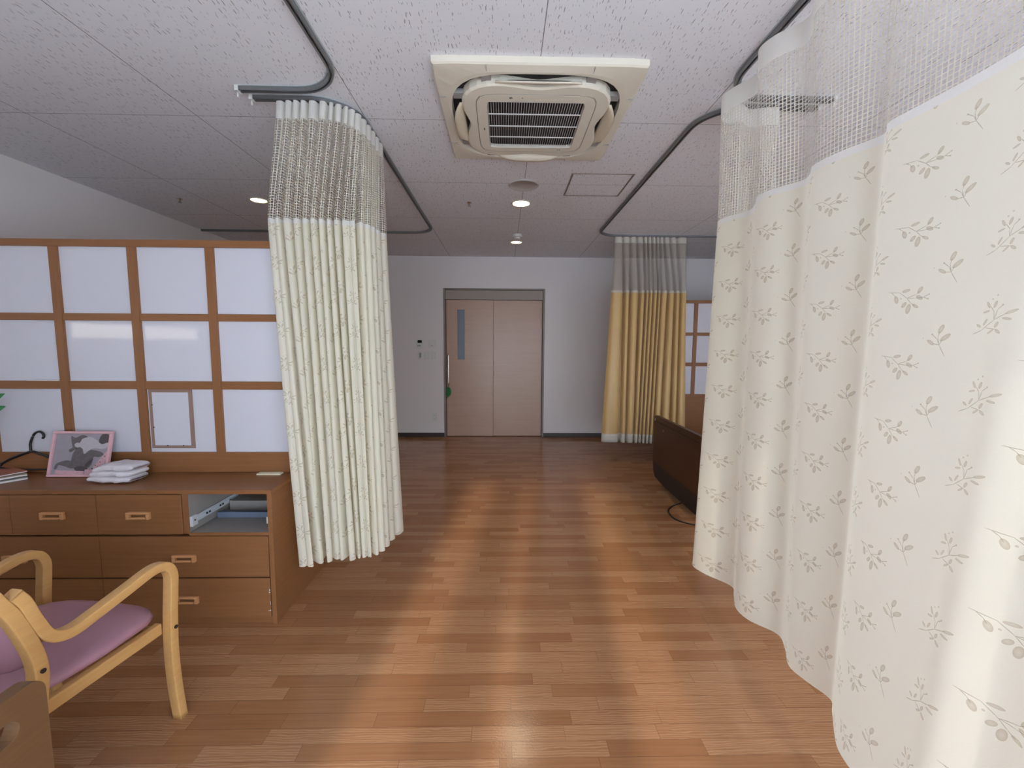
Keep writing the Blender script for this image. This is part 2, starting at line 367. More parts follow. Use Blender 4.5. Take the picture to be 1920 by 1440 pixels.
def rrect(w, t, r, k=3):
    out = []
    for cx, cy, a0 in ((w / 2 - r, t / 2 - r, 0), (-w / 2 + r, t / 2 - r, 90), (-w / 2 + r, -t / 2 + r, 180), (w / 2 - r, -t / 2 + r, 270)):
        for j in range(k + 1):
            a = math.radians(a0 + 90 * j / k); out.append((cx + r * math.cos(a), cy + r * math.sin(a)))
    return out
def tube(bm, path, r, k=10, mi=0, scales=None):
    prof = [(r * math.cos(2 * PI * i / k), r * math.sin(2 * PI * i / k)) for i in range(k)]
    def side(t):
        a = Vector((0, 0, 1)) if abs(t.z) < .9 else Vector((1, 0, 0))
        return t.cross(a).normalized()
    sweep(bm, path, prof, side, mi=mi, scales=scales)
def poly_prism(bm, pts2, z0, z1, mi=0):
    a = [bm.verts.new((x, y, z0)) for x, y in pts2]; b = [bm.verts.new((x, y, z1)) for x, y in pts2]
    n = len(a)
    bm.faces.new(a).material_index = mi; bm.faces.new(b).material_index = mi
    for i in range(n): bm.faces.new((a[i], a[(i + 1) % n], b[(i + 1) % n], b[i])).material_index = mi

# ------------------------------------------------------------------ room shell
struct(B('floor', (LEFT - .1, RIGHT + .1, NEAR - .1, FAR + .2, -.1, 0), M['floor']))
struct(B('ceiling', (LEFT - .1, RIGHT + .1, NEAR - .1, FAR + .1, CZ, CZ + .1), M['ceiling']))
struct(B('wall_left', (LEFT - .1, LEFT, NEAR - .1, FAR + .1, 0, CZ), M['wall']))
struct(B('wall_right', (RIGHT, RIGHT + .1, NEAR - .1, FAR + .1, 0, CZ), M['wall']))
DX0, DX1, DZ = -.852, .591, 2.14
bm = bmesh.new()
box(bm, LEFT, DX0, FAR, FAR + .16, 0, CZ); box(bm, DX1, RIGHT, FAR, FAR + .16, 0, CZ); box(bm, DX0, DX1, FAR, FAR + .16, DZ, CZ)
struct(mesh_obj('wall_far', bm, M['wall']))
WX0, WX1, WZ0, WZ1 = -.86, 3.3, .02, 2.10
bm = bmesh.new()
box(bm, LEFT, WX0, NEAR - .12, NEAR, 0, CZ); box(bm, WX1, RIGHT, NEAR - .12, NEAR, 0, CZ); box(bm, WX0, WX1, NEAR - .12, NEAR, WZ1, CZ)
struct(mesh_obj('wall_near', bm, M['wall']))
struct(B('baseboard_far_left', (LEFT, DX0 - .002, FAR - .012, FAR, 0, .062), M['base'], bev=.003))
struct(B('baseboard_far_right', (DX1 + .002, RIGHT, FAR - .012, FAR, 0, .062), M['base'], bev=.003))
struct(B('baseboard_left', (LEFT, LEFT + .012, 2.6, FAR - .014, 0, .062), M['base'], bev=.003))
struct(B('baseboard_right', (RIGHT - .012, RIGHT, NEAR, FAR - .014, 0, .062), M['base'], bev=.003))
# window wall behind the viewer
w = struct(empty('window_1', (0, NEAR - .06, 0)))
bm = bmesh.new(); n = 4; ww = (WX1 - WX0) / n
for i in range(n):
    x0 = WX0 + i * ww; x1 = x0 + ww; yy = -.02 if i % 2 else .02
    for a in ((x0, x0 + .05, WZ0, WZ1), (x1 - .05, x1, WZ0, WZ1), (x0 + .05, x1 - .05, WZ0, WZ0 + .08), (x0 + .05, x1 - .05, WZ1 - .05, WZ1)):
        box(bm, a[0], a[1], yy - .015, yy + .015, a[2], a[3])
mesh_obj('window_frame', bm, M['winfr'], w)
for i in range(n):
    yy = -.02 if i % 2 else .02
    bm = bmesh.new(); bm.faces.new([bm.verts.new(v) for v in ((WX0 + i * ww + .05, yy, WZ0 + .08), (WX0 + (i + 1) * ww - .05, yy, WZ0 + .08), (WX0 + (i + 1) * ww - .05, yy, WZ1 - .05), (WX0 + i * ww + .05, yy, WZ1 - .05))]); mesh_obj('glass_pane', bm, M['glass'], w)
def sheer(x0, x1, label):  # unseen sheers added behind the viewer; the gaps between them band the sunlight
    bm = bmesh.new(); k = int((x1 - x0) / .02) + 2; rows = []
    for z in (2.15, 1.2, .05):
        rows.append([bm.verts.new((x0 + (x1 - x0) * i / k, NEAR + .10 + .018 * math.sin(i * 1.35), z)) for i in range(k + 1)])
    for a, b in zip(rows, rows[1:]):
        for i in range(k): bm.faces.new((a[i], a[i + 1], b[i + 1], b[i]))
    o = mesh_obj('sun_band_sheer', bm, M['sheer'], smooth=True)
    return tag(o, label, 'curtain', 'added sheers shaping the sun at the window wall')
sheer(-.55, -.28, 'narrow sheer strip added out of view to split the sun, left of the window middle')
sheer(-.20, .22, 'sheer screen added out of view to split the sun at the middle of the window wall')
sheer(.47, 3.3, 'wide sheer screen added out of view to dim the sun over the right of the window wall')

# door
d = struct(empty('door_1', (0, FAR, 0)))
bm = bmesh.new()
box(bm, DX0, DX0 + .026, -.015, .13, 0, DZ, bev=.002); box(bm, DX1 - .026, DX1, -.015, .13, 0, DZ, bev=.002); box(bm, DX0 + .026, DX1 - .026, -.015, .13, DZ - .022, DZ, bev=.002)
mesh_obj('door_frame', bm, M['frame'], d)
B('door_light_stop', (DX0 - .02, DX1 + .02, .135, .155, 0, DZ + .02), M['header'], d)  # unseen sheet added to stop sky light leaking between the leaves
B('door_header', (DX0 + .028, DX1 - .028, .01, .11, 1.985, DZ - .024), M['header'], d, .002)
XM = -.143
def leafp(x0, x1, y0, win=None):
    bm = bmesh.new()
    if win:
        a0, a1, b0, b1 = win
        box(bm, x0, a0, y0, y0 + .04, .008, 1.98); box(bm, a1, x1, y0, y0 + .04, .008, 1.98)
        box(bm, a0, a1, y0, y0 + .04, .008, b0); box(bm, a0, a1, y0, y0 + .04, b1, 1.98)
    else: box(bm, x0, x1, y0, y0 + .04, .008, 1.98, bev=.002)
    return mesh_obj('door_leaf', bm, M['doorw'], d)
lf = leafp(DX0 + .034, XM - .002, .035, (-.660, -.556, 1.13, 1.845))
B('door_window', (-.660, -.556, .048, .060, 1.13, 1.845), M['frost'], lf)
bm = bmesh.new()
box(bm, -.668, -.660, .030, .040, 1.122, 1.853); box(bm, -.556, -.548, .030, .040, 1.122, 1.853); box(bm, -.66, -.556, .030, .040, 1.122, 1.13); box(bm, -.66, -.556, .030, .040, 1.845, 1.853)
mesh_obj('window_trim', bm, M['doorw'], lf)
leafp(XM + .002, DX1 - .030, .045)
bm = bmesh.new()
tube(bm, catmull([(-.785, .035, 1.195), (-.785, -.005, 1.195), (-.785, -.02, 1.175), (-.785, -.02, .80), (-.785, -.005, .78), (-.785, .035, .78)], 5), .010)
mesh_obj('door_handle', bm, M['chrome'], d)
B('door_seal', (DX0 + .027, DX0 + .033, .03, .08, .005, 1.98), M['slot'], d)
B('door_seal', (DX1 - .030, DX1 - .027, .03, .08, .005, 1.98), M['slot'], d)

# green leaf ornament hanging under the handle
def leaf_blade(bm, base, tip, width, normal, droop=.0, mi=0):
    base, tip = Vector(base), Vector(tip); ax = tip - base; n = Vector(normal).normalized(); s = ax.cross(n).normalized()
    rows = []
    for i in range(9):
        t = i / 8; w = width * math.sin(PI * min(1, t * .96 + .03)) ** .8 * (1 - .35 * t)
        c = base + ax * t + n * (-droop * t * t)
        rows.append([bm.verts.new(c - s * w + n * .12 * w), bm.verts.new(c), bm.verts.new(c + s * w + n * .12 * w)])
    for a, b in zip(rows, rows[1:]):
        for j in range(2):
            f = bm.faces.new((a[j], a[j + 1], b[j + 1], b[j])); f.material_index = mi; f.smooth = True
o = empty('leaf_ornament', (-.785, FAR - .022, .70))
tag(o, 'small green leaf ornament hanging below the chrome door handle', 'ornament')
for k, (bx, tx, w_) in enumerate(((-.012, -.022, .022), (.005, .0, .03), (.018, .026, .02))):
    bm = bmesh.new(); leaf_blade(bm, (bx, -.004 * k, .045 - .01 * k), (tx, -.004 * k, -.13 + .02 * k), w_, (0, -1, 0)); lo = mesh_obj('leaf', bm, M['leaf'], o)
    sm = lo.modifiers.new('s', 'SOLIDIFY'); sm.thickness = .0015
bm = bmesh.new(); tube(bm, catmull([(0, 0, .04), (.0, .0, .06), (0, 0.006, .085)], 3), .0018, 6); mesh_obj('stem', bm, M['leafd'], o)

# wall plates
def plate(name, x0, x1, z0, z1, label, cat, grp=None):
    t = empty(name, ((x0 + x1) / 2, FAR, (z0 + z1) / 2)); tag(t, label, cat, grp)
    hw, hh = (x1 - x0) / 2, (z1 - z0) / 2
    bm = bmesh.new(); box(bm, -hw, hw, -.012, -.0005, -hh, hh, bev=.003); mesh_obj('plate', bm, M['white'], t)
    return t, hw, hh
t, hw, hh = plate('air_conditioner_controller', -1.243, -1.142, 1.29, 1.418, 'white wall controller with a black display, upper left of the plates beside the door', 'wall controller')
B('display', (-.03, .03, -.0145, -.0125, .012, .05), M['lcd'], t, .001)
for k in range(3): B('button', (-.034 + k * .026, -.016 + k * .026, -.0165, -.0125, -.038, -.018), M['greyp'] if k < 2 else M['white'], t, .002)
t, hw, hh = plate('ventilation_switch', -1.07, -.962, 1.298, 1.419, 'square white switch plate with raised cover, upper right of the plates beside the door', 'switch')
B('cover', (-.036, .036, -.022, -.0125, -.042, .042), M['white'], t, .004)
B('label_strip', (-.018, .012, -.0235, -.0225, -.03, -.024), M['greyp'], t)
t, hw, hh = plate('light_switch', -1.218, -1.152, 1.135, 1.245, 'white switch plate with a dark grey rocker, lower left below the display controller', 'switch')
B('rocker', (-.013, .013, -.018, -.0125, -.034, .034), M['greyp'], t, .003)
t, hw, hh = plate('light_switch', -1.128, -1.055, 1.135, 1.245, 'white two-key switch plate between the two other plates of the lower row', 'switch')
for s in (-1, 1): B('rocker', (-.014 + s * .0155, .014 + s * .0155, -.017, -.0125, -.036, .036), M['white'], t, .002)
t, hw, hh = plate('light_switch', -1.032, -.962, 1.135, 1.245, 'white wide-rocker switch plate nearest the door frame in the lower row', 'switch')
B('rocker', (-.024, .018, -.021, -.0125, -.038, .038), M['white'], t, .003)
t, hw, hh = plate('wall_outlet', -1.03, -.962, .232, .356, 'white power outlet low on the far wall left of the door', 'outlet')
for s in (-1, 1):
    f = B('socket', (-.018, .018, -.0145, -.0125, s * .027 - .016, s * .027 + .016), M['white'], t, .002)
    for q in (-1, 1): B('slot', (q * .006 - .0012, q * .006 + .0012, -.0152, -.0146, s * .027 - .006, s * .027 + .006), M['slot'], f)

# ------------------------------------------------------------------ ceiling fittings
def downlight(x, y, r, mat, label, power):
    t = empty('downlight', (x, y, CZ)); tag(t, label, 'ceiling light', 'recessed downlights')
    bm = bmesh.new(); lathe(bm, [(r + .014, -.0005), (r + .014, -.005), (r + .006, -.008), (r, -.004), (r, -.0005)], seg=40, cap=False); mesh_obj('trim_ring', bm, M['offwhite'], t)
    bm = bmesh.new(); lathe(bm, [(r - .001, -.001), (r * .7, -.0045), (r * .1, -.006)], seg=40); mesh_obj('diffuser', bm, mat, t)
    l = bpy.data.lights.new('downlight_beam', 'SPOT'); l.energy = power; l.color = (1, .80, .55); l.shadow_soft_size = .05; l.spot_size = 2.3; l.spot_blend = .8
    lo = bpy.data.objects.new('downlight_beam', l); COL.objects.link(lo); lo.location = (0, 0, -.02); lo.parent = t
downlight(.150, 3.823, .070, M['lamp_hot'], 'bright glowing downlight in the aisle ceiling beside the round grille', 10)
downlight(.152, 5.243, .062, M['lamp'], 'aisle downlight just beyond the smoke detector, nearest the door', 4)
downlight(-2.11, 3.83, .062, M['lamp'], 'lone downlight over the left bay behind the partition', 4)
downlight(2.35, 3.83, .062, M['lamp'], 'lone downlight over the right bay', 4)
bm = bmesh.new(); lathe(bm, [(.118, -.0005), (.118, -.006), (.112, -.012), (.106, -.013), (.104, -.010), (.02, -.016)], seg=48)
tag(mesh_obj('ceiling_speaker', bm, simple('speaker_cloth', (.46, .42, .38), .7)), 'round grey ceiling speaker in front of the bright downlight', 'speaker').location = (.153, 3.388, CZ)
t = tag(empty('smoke_detector', (.153, 4.89, CZ)), 'white smoke detector standing down from the aisle ceiling between two downlights', 'smoke detector')
bm = bmesh.new(); lathe(bm, [(.054, -.0005), (.054, -.022), (.05, -.028)]); mesh_obj('base', bm, M['white'], t)
bm = bmesh.new(); lathe(bm, [(.036, -.0285), (.036, -.04), (.030, -.048), (.01, -.05)]); mesh_obj('sensor_head', bm, M['white'], t)
def sprinkler(x, y, label):
    t = tag(empty('sprinkler_head', (x, y, CZ)), label, 'sprinkler', 'ceiling sprinklers')
    bm = bmesh.new(); lathe(bm, [(.022, -.0005), (.022, -.003), (.008, -.005), (.007, -.018)], seg=20); mesh_obj('escutcheon', bm, M['chrome'], t)
    bm = bmesh.new(); lathe(bm, [(.004, -.0185), (.015, -.028), (.015, -.030), (.003, -.032)], seg=20); mesh_obj('deflector', bm, M['greyp'], t)
sprinkler(-.300, 3.826, 'small sprinkler head in the aisle ceiling left of the bright downlight')
sprinkler(-2.778, 3.827, 'small sprinkler head over the left bay, left of its downlight')
t = tag(empty('access_hatch', (.716, 3.38, CZ)), 'square ceiling access hatch with a thin dark metal rim, right of the round speaker', 'access hatch')
bm = bmesh.new()
for a in ((-.226, .226, -.226, -.219), (-.226, .226, .219, .226), (-.226, -.215, -.219, .219), (.215, .226, -.219, .219)):
    box(bm, a[0], a[1], a[2], a[3], -.006, -.0005)
mesh_obj('rim', bm, M['frame'], t)
B('hatch_panel', (-.213, .213, -.217, .217, -.003, -.0005), M['ceiling'], t)
# object-space pattern of the panel follows world position, so joints line up with the ceiling

# ------------------------------------------------------------------ ceiling cassette air conditioner
ac = tag(empty('ceiling_air_conditioner', (.156, 2.402, CZ)), 'large ivory four-way cassette air conditioner set in the ceiling with open flaps', 'air conditioner')
def superq(hx, hy, p, n=64, wob=0.0):
    out = []
    for i in range(n):
        a = 2 * PI * i / n; c, s = math.cos(a), math.sin(a)
        r = (abs(c / hx) ** p + abs(s / hy) ** p) ** (-1 / p)
        r *= 1 - wob * (.5 + .5 * math.cos(4 * a)) ** 2.2
        out.append((r * c, r * s))
    return out
HN = 64
def ring_faces(bm, A, Bv, mi=0, smooth=True):
    n = len(A)
    for i in range(n):
        f = bm.faces.new((A[i], A[(i + 1) % n], Bv[(i + 1) % n], Bv[i])); f.material_index = mi; f.smooth = smooth
def ringv(bm, pts, z): return [bm.verts.new((x, y, z)) for x, y in pts]
bm = bmesh.new()
sq = superq(.475, .475, 60); sq = [(max(-.475, min(.475, x)), max(-.475, min(.475, y))) for x, y in sq]
r0 = ringv(bm, sq, -.0005); r1 = ringv(bm, sq, -.026); r2 = ringv(bm, [(x * .985, y * .985) for x, y in sq], -.032)
r3 = ringv(bm, superq(.432, .432, 4.2), -.040); r4 = ringv(bm, superq(.420, .420, 3.6), -.040); r5 = ringv(bm, superq(.414, .414, 3.6), -.012)
for a, b_ in ((r0, r1), (r1, r2), (r2, r3), (r3, r4), (r4, r5)): ring_faces(bm, a, b_, smooth=False)
mesh_obj('outer_panel', bm, M['offwhite'], ac)
for s in ((1, 0), (-1, 0), (0, 1), (0, -1)):
    for q in (-.235, .235):
        bm = bmesh.new()
        if s[0]: box(bm, *sorted((s[0] * .433, s[0] * .468)), q - .001, q + .001, -.0395, -.032)
        else: box(bm, q - .001, q + .001, *sorted((s[1] * .433, s[1] * .468)), -.0395, -.032)
        mesh_obj('panel_seam', bm, M['greyp'], ac)
bm = bmesh.new(); a = ringv(bm, superq(.413, .413, 3.6), -.011); bm.faces.new(a); mesh_obj('outlet_cavity', bm, M['dark'], ac)
# inner body with concave sides
inn = superq(.372, .372, 4.4, wob=.10)
bm = bmesh.new()
i0 = ringv(bm, inn, -.0115); i1 = ringv(bm, inn, -.046); i2 = ringv(bm, [(x * .975, y * .975) for x, y in inn], -.054)
g0 = superq(.298, .298, 9)
i3 = ringv(bm, g0, -.056); i4 = ringv(bm, [(x * .988, y * .988) for x, y in g0], -.053)
i5 = ringv(bm, [(x * .976, y * .976) for x, y in g0], -.057)
gq = [(max(-.240, min(.240, x)), max(-.240, min(.240, y))) for x, y in superq(.243, .243, 16)]
i6 = ringv(bm, gq, -.058); i7 = ringv(bm, [(x * .99, y * .99) for x, y in gq], -.040)
for a, b_ in ((i0, i1), (i1, i2), (i2, i3), (i3, i4), (i4, i5), (i5, i6), (i6, i7)): ring_faces(bm, a, b_, smooth=False)
mesh_obj('front_panel', bm, M['offwhite'], ac)
bm = bmesh.new(); a = ringv(bm, [(x * .994, y * .994) for x, y in g0], -.0565); b_ = ringv(bm, [(x * .984, y * .984) for x, y in g0], -.0568); ring_faces(bm, a, b_); mesh_obj('grille_seam', bm, M['greyp'], ac)
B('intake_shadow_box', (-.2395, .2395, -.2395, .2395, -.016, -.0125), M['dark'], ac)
gr = mesh_obj('intake_grille', (lambda b: ([box(b, -.234 + i * .468 / 37 - .0009, -.234 + i * .468 / 37 + .0009, -.236, .236, -.052, -.046) for i in range(38)],
     [box(b, -.236, .236, y - .0035, y + .0035, -.056, -.0525) for y in (-.119, 0, .119)], [box(b, -.236, .236, y - .003, y + .003, -.056, -.0525) for y in (-.232, .232)], b)[-1])(bmesh.new()), M['white'], ac)
def flap(ang, tilt, mat):
    """curved air flap hinged at the inner edge of its outlet"""
    bm = bmesh.new(); nx, ny = 14, 5; g = []
    for i in range(nx + 1):
        u = -1 + 2 * i / nx; half = .205
        row = []
        for j in range(ny + 1):
            v = j / ny; wdt = .066 * (1 - .70 * abs(u) ** 3.5)
            row.append(bm.verts.new((u * half * (1 - .05 * v), v * wdt, -.010 * math.sin(PI * v))))
        g.append(row)
    for i in range(nx):
        for j in range(ny):
            f = bm.faces.new((g[i][j], g[i + 1][j], g[i + 1][j + 1], g[i][j + 1])); f.smooth = True
    o = mesh_obj('air_flap', bm, mat, ac)
    sm = o.modifiers.new('s', 'SOLIDIFY'); sm.thickness = .004; sm.offset = 0
    R = Matrix.Rotation(ang, 4, 'Z')
    o.matrix_local = R @ Matrix.Translation((0, .358, -.030)) @ Matrix.Rotation(tilt, 4, 'X')
    return o
flap(0, -math.radians(34), M['offwhite'])            # far side, hangs down
flap(PI, -math.radians(34), M['offwhite'])          # near side
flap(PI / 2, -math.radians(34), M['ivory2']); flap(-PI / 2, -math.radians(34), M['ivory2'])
for a in range(4):
    for q in (-1, 1):
        bm = bmesh.new(); R = Matrix.Rotation(a * PI / 2, 4, 'Z'); vs = box(bm, q * .238 - .022, q * .238 + .022, .335, .400, -.036, -.014)
        for v in vs: v.co = R @ v.co
        mesh_obj('corner_block', bm, M['greyp'], ac)
for x, y, r in ((-.128, -.268, .004), (-.122, -.270, .003), (-.118, -.267, .002), (-.07, -.268, .0025), (-.262, .02, .003), (-.262, .028, .003), (-.262, .036, .003), (.165, .262, .003), (.176, .262, .003)):
    B('dirt_mark', (x - r, x + r, y - r, y + r, -.0584, -.0574), M['dark'], ac)

# ------------------------------------------------------------------ curtain tracks
def arc(cx, cy, r, a0, a1, n=10): return [(cx + r * math.cos(math.radians(a0 + (a1 - a0) * i / n)), cy + r * math.sin(math.radians(a0 + (a1 - a0) * i / n))) for i in range(n + 1)]
def track(pts, label, cap_end=None):
    t = tag(empty('curtain_track', (pts[0][0], pts[0][1], CZ)), label, 'curtain track', 'ceiling curtain tracks')
    O = Vector((pts[0][0], pts[0][1], 0)); path = [Vector((x, y, 0)) - O for x, y in pts]
    def side(tt): return Vector((-tt.y, tt.x, 0)).normalized()
    # n = side x tangent = -z ; profile in (s, depth below ceiling)
    ch = [(-.013, .0035), (-.013, .022), (-.0045, .022), (-.0045, .019), (-.0105, .019), (-.0105, .006), (.0105, .006), (.0105, .019), (.0045, .019), (.0045, .022), (.013, .022), (.013, .0035)]
    bm = bmesh.new(); sweep(bm, path, ch, side, smooth=False); mesh_obj('channel', bm, M['alu'], t)
    fl = [(-.018, .0006), (-.018, .0032), (.018, .0032), (.018, .0006)]
    bm = bmesh.new(); sweep(bm, path, fl, side, smooth=False); mesh_obj('mounting_flange', bm, M['alul'], t)
    if cap_end is not None:
        p = path[cap_end]; q = path[cap_end - 1 if cap_end == -1 else 1]; dr = (p - q).normalized()
        bm = bmesh.new(); c = p + dr * .008
        box(bm, c.x - .009, c.x + .009, c.y - .017, c.y + .017, -.026, -.0006, bev=.002)
        box(bm, c.x - .003, c.x + .003, c.y - .004, c.y + .004, -.048, -.026)
        mesh_obj('end_cap', bm, M['white'], t)
    # glider eyelets left in the empty run
    return t
TR = .0
track([(-.765, NEAR + .02)] + arc(-.985, 1.965, .22, 0, 90) + [(-1.27, 2.185)], 'grey track over the near left bay, bending left and ending above the partition', -1)
track([(-1.245, 2.258)] + arc(-.985, 2.478, .22, -90, 0) + arc(-.985, 4.59, .22, 0, 90) + [(LEFT + .02, 4.81)], 'grey track carrying the bunched sprig curtain, running round the far left bay', 0)
track([(1.055, NEAR + .02)] + arc(1.275, 1.965, .22, 180, 90) + [(1.62, 2.185)], 'grey track carrying the large near right sprig curtain', -1)
track([(1.60, 2.262)] + arc(1.26, 2.482, .22, 270, 180) + arc(1.26, 4.62, .22, 180, 90) + [(RIGHT - .02, 4.84)], 'grey track running round the far right bay and carrying the gold curtain', 0)

# ------------------------------------------------------------------ curtains
def curtain_surface(T, J, H, zs, sub, zT, zJ, zH, inset=0.0):
    """returns rows of points at heights zs, plus arclength u measured at J"""
    cT, cJ, cH = catmull([(x, y, 0) for x, y in T], sub), catmull([(x, y, 0) for x, y in J], sub), catmull([(x, y, 0) for x, y in H], sub)
    u = [0]
    for a, b in zip(cJ, cJ[1:]): u.append(u[-1] + (b - a).length)
    rows = []
    for z in zs:
        if z >= zJ: t = (zT - z) / (zT - zJ); A, Bp = cT, cJ; t = max(0, min(1, t)); t = t * t * (3 - 2 * t) * .35 + t * .65
        else: t = (zJ - z) / (zJ - zH); A, Bp = cJ, cH; t = t ** 1.08
        rows.append([a.lerp(b, t) + Vector((0, 0, z)) for a, b in zip(A, Bp)])
    return rows, u
def sheet(name, rows, u, zs, mat, parent, origin, thick=0):
    bm = bmesh.new(); uvl = bm.loops.layers.uv.new('UVMap')
    V = [[bm.verts.new(p - origin) for p in r] for r in rows]
    for i in range(len(rows) - 1):
        for j in range(len(u) - 1):
            f = bm.faces.new((V[i][j], V[i + 1][j], V[i + 1][j + 1], V[i][j + 1])); f.smooth = True
            for lp, (a, b) in zip(f.loops, ((i, j), (i + 1, j), (i + 1, j + 1), (i, j + 1))): lp[uvl].uv = (u[b] + .01, zs[a])
    o = mesh_obj(name, bm, mat, parent)
    if thick:
        s = o.modifiers.new('s', 'SOLIDIFY'); s.thickness = thick; s.offset = 0
    return o
def lin(a, b, n): return [a + (b - a) * i / n for i in range(n + 1)]
def make_curtain(label, T, J, H, mats, sub=5, zT=2.535, zJ=1.96, zH=.25, tape_h=.085, hem=None, droop=.012, ncols=0, group='hospital bay curtains', flip=1, name='bay_curtain'):
    ox, oy = T[len(T) // 2]; org = Vector((ox, oy, zH))
    t = tag(empty(name, tuple(org)), label, 'curtain', group)
    def build(nm, z0, z1, n, mat, thick=0, off=0):
        zs = lin(z0, z1, n); rows, u = curtain_surface(T, J, H, zs, sub, zT, zJ, zH)
        if off:
            for r in rows:
                q = [p.copy() for p in r]
                for i, p in enumerate(r):
                    tg = q[min(i + 1, len(q) - 1)] - q[max(i - 1, 0)]
                    if tg.length > 1e-6: r[i] = p + Vector((tg.y, -tg.x, 0)).normalized() * off
        return sheet(nm, rows, u, zs, mat, t, org, thick)
    build('header_tape', zT, zT - tape_h, 4, mats['tape'])
    build('net_panel', zT - tape_h, zJ + .012, 10, mats['net'])
    build('seam_band', zJ + .012, zJ - .012, 1, mats['tape'])
    if hem:
        build('fabric_panel', zJ - .012, zH + hem, 34, mats['cloth'])
        build('bottom_hem', zH + hem, zH, 3, mats['hem'], .002)
    else:
        build('fabric_panel', zJ - .012, zH, 36, mats['cloth'])
    return t
CM = dict(tape=M['tape'], net=M['net'], cloth=M['cloth'], hem=M['hem'])
# near right curtain: corner return first, then toward the viewer
T = [(1.36, 2.19), (1.29, 2.20), (1.23, 2.215), (1.16, 2.17), (1.10, 2.18), (1.035, 2.12), (1.05, 2.04), (1.095, 1.95), (1.07, 1.87), (1.015, 1.79), (1.03, 1.71), (1.09, 1.63), (1.07, 1.56), (1.02, 1.485), (1.03, 1.38), (1.09, 1.28), (1.07, 1.24), (1.03, 1.19), (1.04, 1.1), (1.08, 1.0), (1.05, .9), (1.02, .82), (1.09, .72), (1.02, .62), (1.09, .52), (1.03, .42)]
J = [(1.37, 2.20), (1.30, 2.19), (1.23, 2.23), (1.16, 2.15), (1.10, 2.20), (1.061, 2.142), (1.075, 2.06), (1.117, 1.975), (1.09, 1.88), (1.045, 1.79), (1.06, 1.70), (1.11, 1.617), (1.09, 1.55), (1.054, 1.485), (1.065, 1.38), (1.10, 1.285), (1.085, 1.24), (1.056, 1.202), (1.062, 1.10), (1.066, 1.0), (1.062, .905), (1.05, .82), (1.08, .72), (1.05, .62), (1.09, .52), (1.05, .42)]
H = [(1.28, 2.14), (1.22, 2.10), (1.17, 2.15), (1.10, 2.07), (1.02, 2.10), (.962, 2.03), (.985, 1.95), (1.058, 1.845), (1.03, 1.77), (.99, 1.68), (1.0, 1.60), (1.062, 1.518), (1.04, 1.44), (.998, 1.356), (1.01, 1.29), (1.035, 1.218), (1.005, 1.171), (.947, 1.086), (.925, 1.04), (.915, .97), (.905, .88), (.88, .80), (.93, .70), (.89, .60), (.93, .50), (.90, .40)]
make_curtain('large cream sprig-print curtain with net top, nearest on the right', T, J, H, CM, sub=6)
def folds(Bd, depth, bulge, side):
    """boundary points + valley depth -> control points; side=+1/-1 picks the viewer side of the path"""
    out = []
    P = [Vector((x, y)) for x, y in Bd]
    for i in range(len(P)):
        a, b = P[max(i - 1, 0)], P[min(i + 1, len(P) - 1)]; tg = (b - a).normalized(); nb = Vector((tg.y, -tg.x)) * side
        dd = depth[i] if hasattr(depth, '__len__') else depth
        edge = i in (0, len(P) - 1)
        out.append(tuple(P[i] - nb * (dd * (.25 if edge else 1))))
        if i < len(P) - 1:
            seg = P[i + 1] - P[i]; n2 = Vector((seg.y, -seg.x)).normalized() * side
            bb = bulge[i] if hasattr(bulge, '__len__') else bulge
            for k in (.22, .78): out.append(tuple(P[i] + seg * k + n2 * bb))
    return out
def along(poly, n, jit=0):
    P = catmull([(x, y, 0) for x, y in poly], 12); s = [0]
    for a, b in zip(P, P[1:]): s.append(s[-1] + (b - a).length)
    out = []
    for i in range(n + 1):
        d_ = s[-1] * i / n + (random.uniform(-jit, jit) if 0 < i < n else 0)
        for k in range(len(s) - 1):
            if s[k + 1] >= d_ or k == len(s) - 2:
                f = (d_ - s[k]) / max(1e-9, s[k + 1] - s[k]); q = P[k].lerp(P[k + 1], f); out.append((q.x, q.y)); break
    return out
# bunched left curtain
TB = [(-1.122, 2.23), (-1.075, 2.225), (-1.036, 2.222), (-1.001, 2.220), (-.964, 2.222), (-.913, 2.222), (-.868, 2.228), (-.842, 2.24), (-.806, 2.258), (-.784, 2.275), (-.766, 2.31), (-.752, 2.36), (-.745, 2.42), (-.741, 2.48), (-.739, 2.55), (-.738, 2.62), (-.738, 2.70)]
JB = [(-1.175, 2.205), (-1.14, 2.20), (-1.105, 2.20), (-1.055, 2.205), (-1.01, 2.205), (-.97, 2.205), (-.93, 2.205), (-.893, 2.21), (-.86, 2.215), (-.82, 2.22), (-.783, 2.225), (-.745, 2.235), (-.722, 2.27), (-.705, 2.31), (-.697, 2.37), (-.690, 2.43), (-.668, 2.50)]
HB = [(-1.015, 2.05), (-.975, 2.045), (-.935, 2.055), (-.918, 2.10), (-.905, 2.08), (-.87, 2.11), (-.835, 2.135), (-.800, 2.095), (-.755, 2.13), (-.735, 2.135), (-.708, 2.14), (-.682, 2.15), (-.660, 2.18), (-.645, 2.22), (-.640, 2.30), (-.630, 2.37), (-.593, 2.46)]
dJ = [.02, .0, .060, .045, .06, .05, .065, .045, .05, .065, .0, .065, .02, .055, .02, .055, .02]
dH = [.02, .0, .07, .02, .07, .02, .03, .07, .07, .03, .0, .08, .02, .07, .02, .07, .02]
make_curtain('bunched cream sprig-print curtain with net top, hanging beside the partition on the left',
    folds(TB, .028, .012, 1), folds(JB, dJ, .012, 1), folds(HB, dH, .014, 1), CM, sub=4)
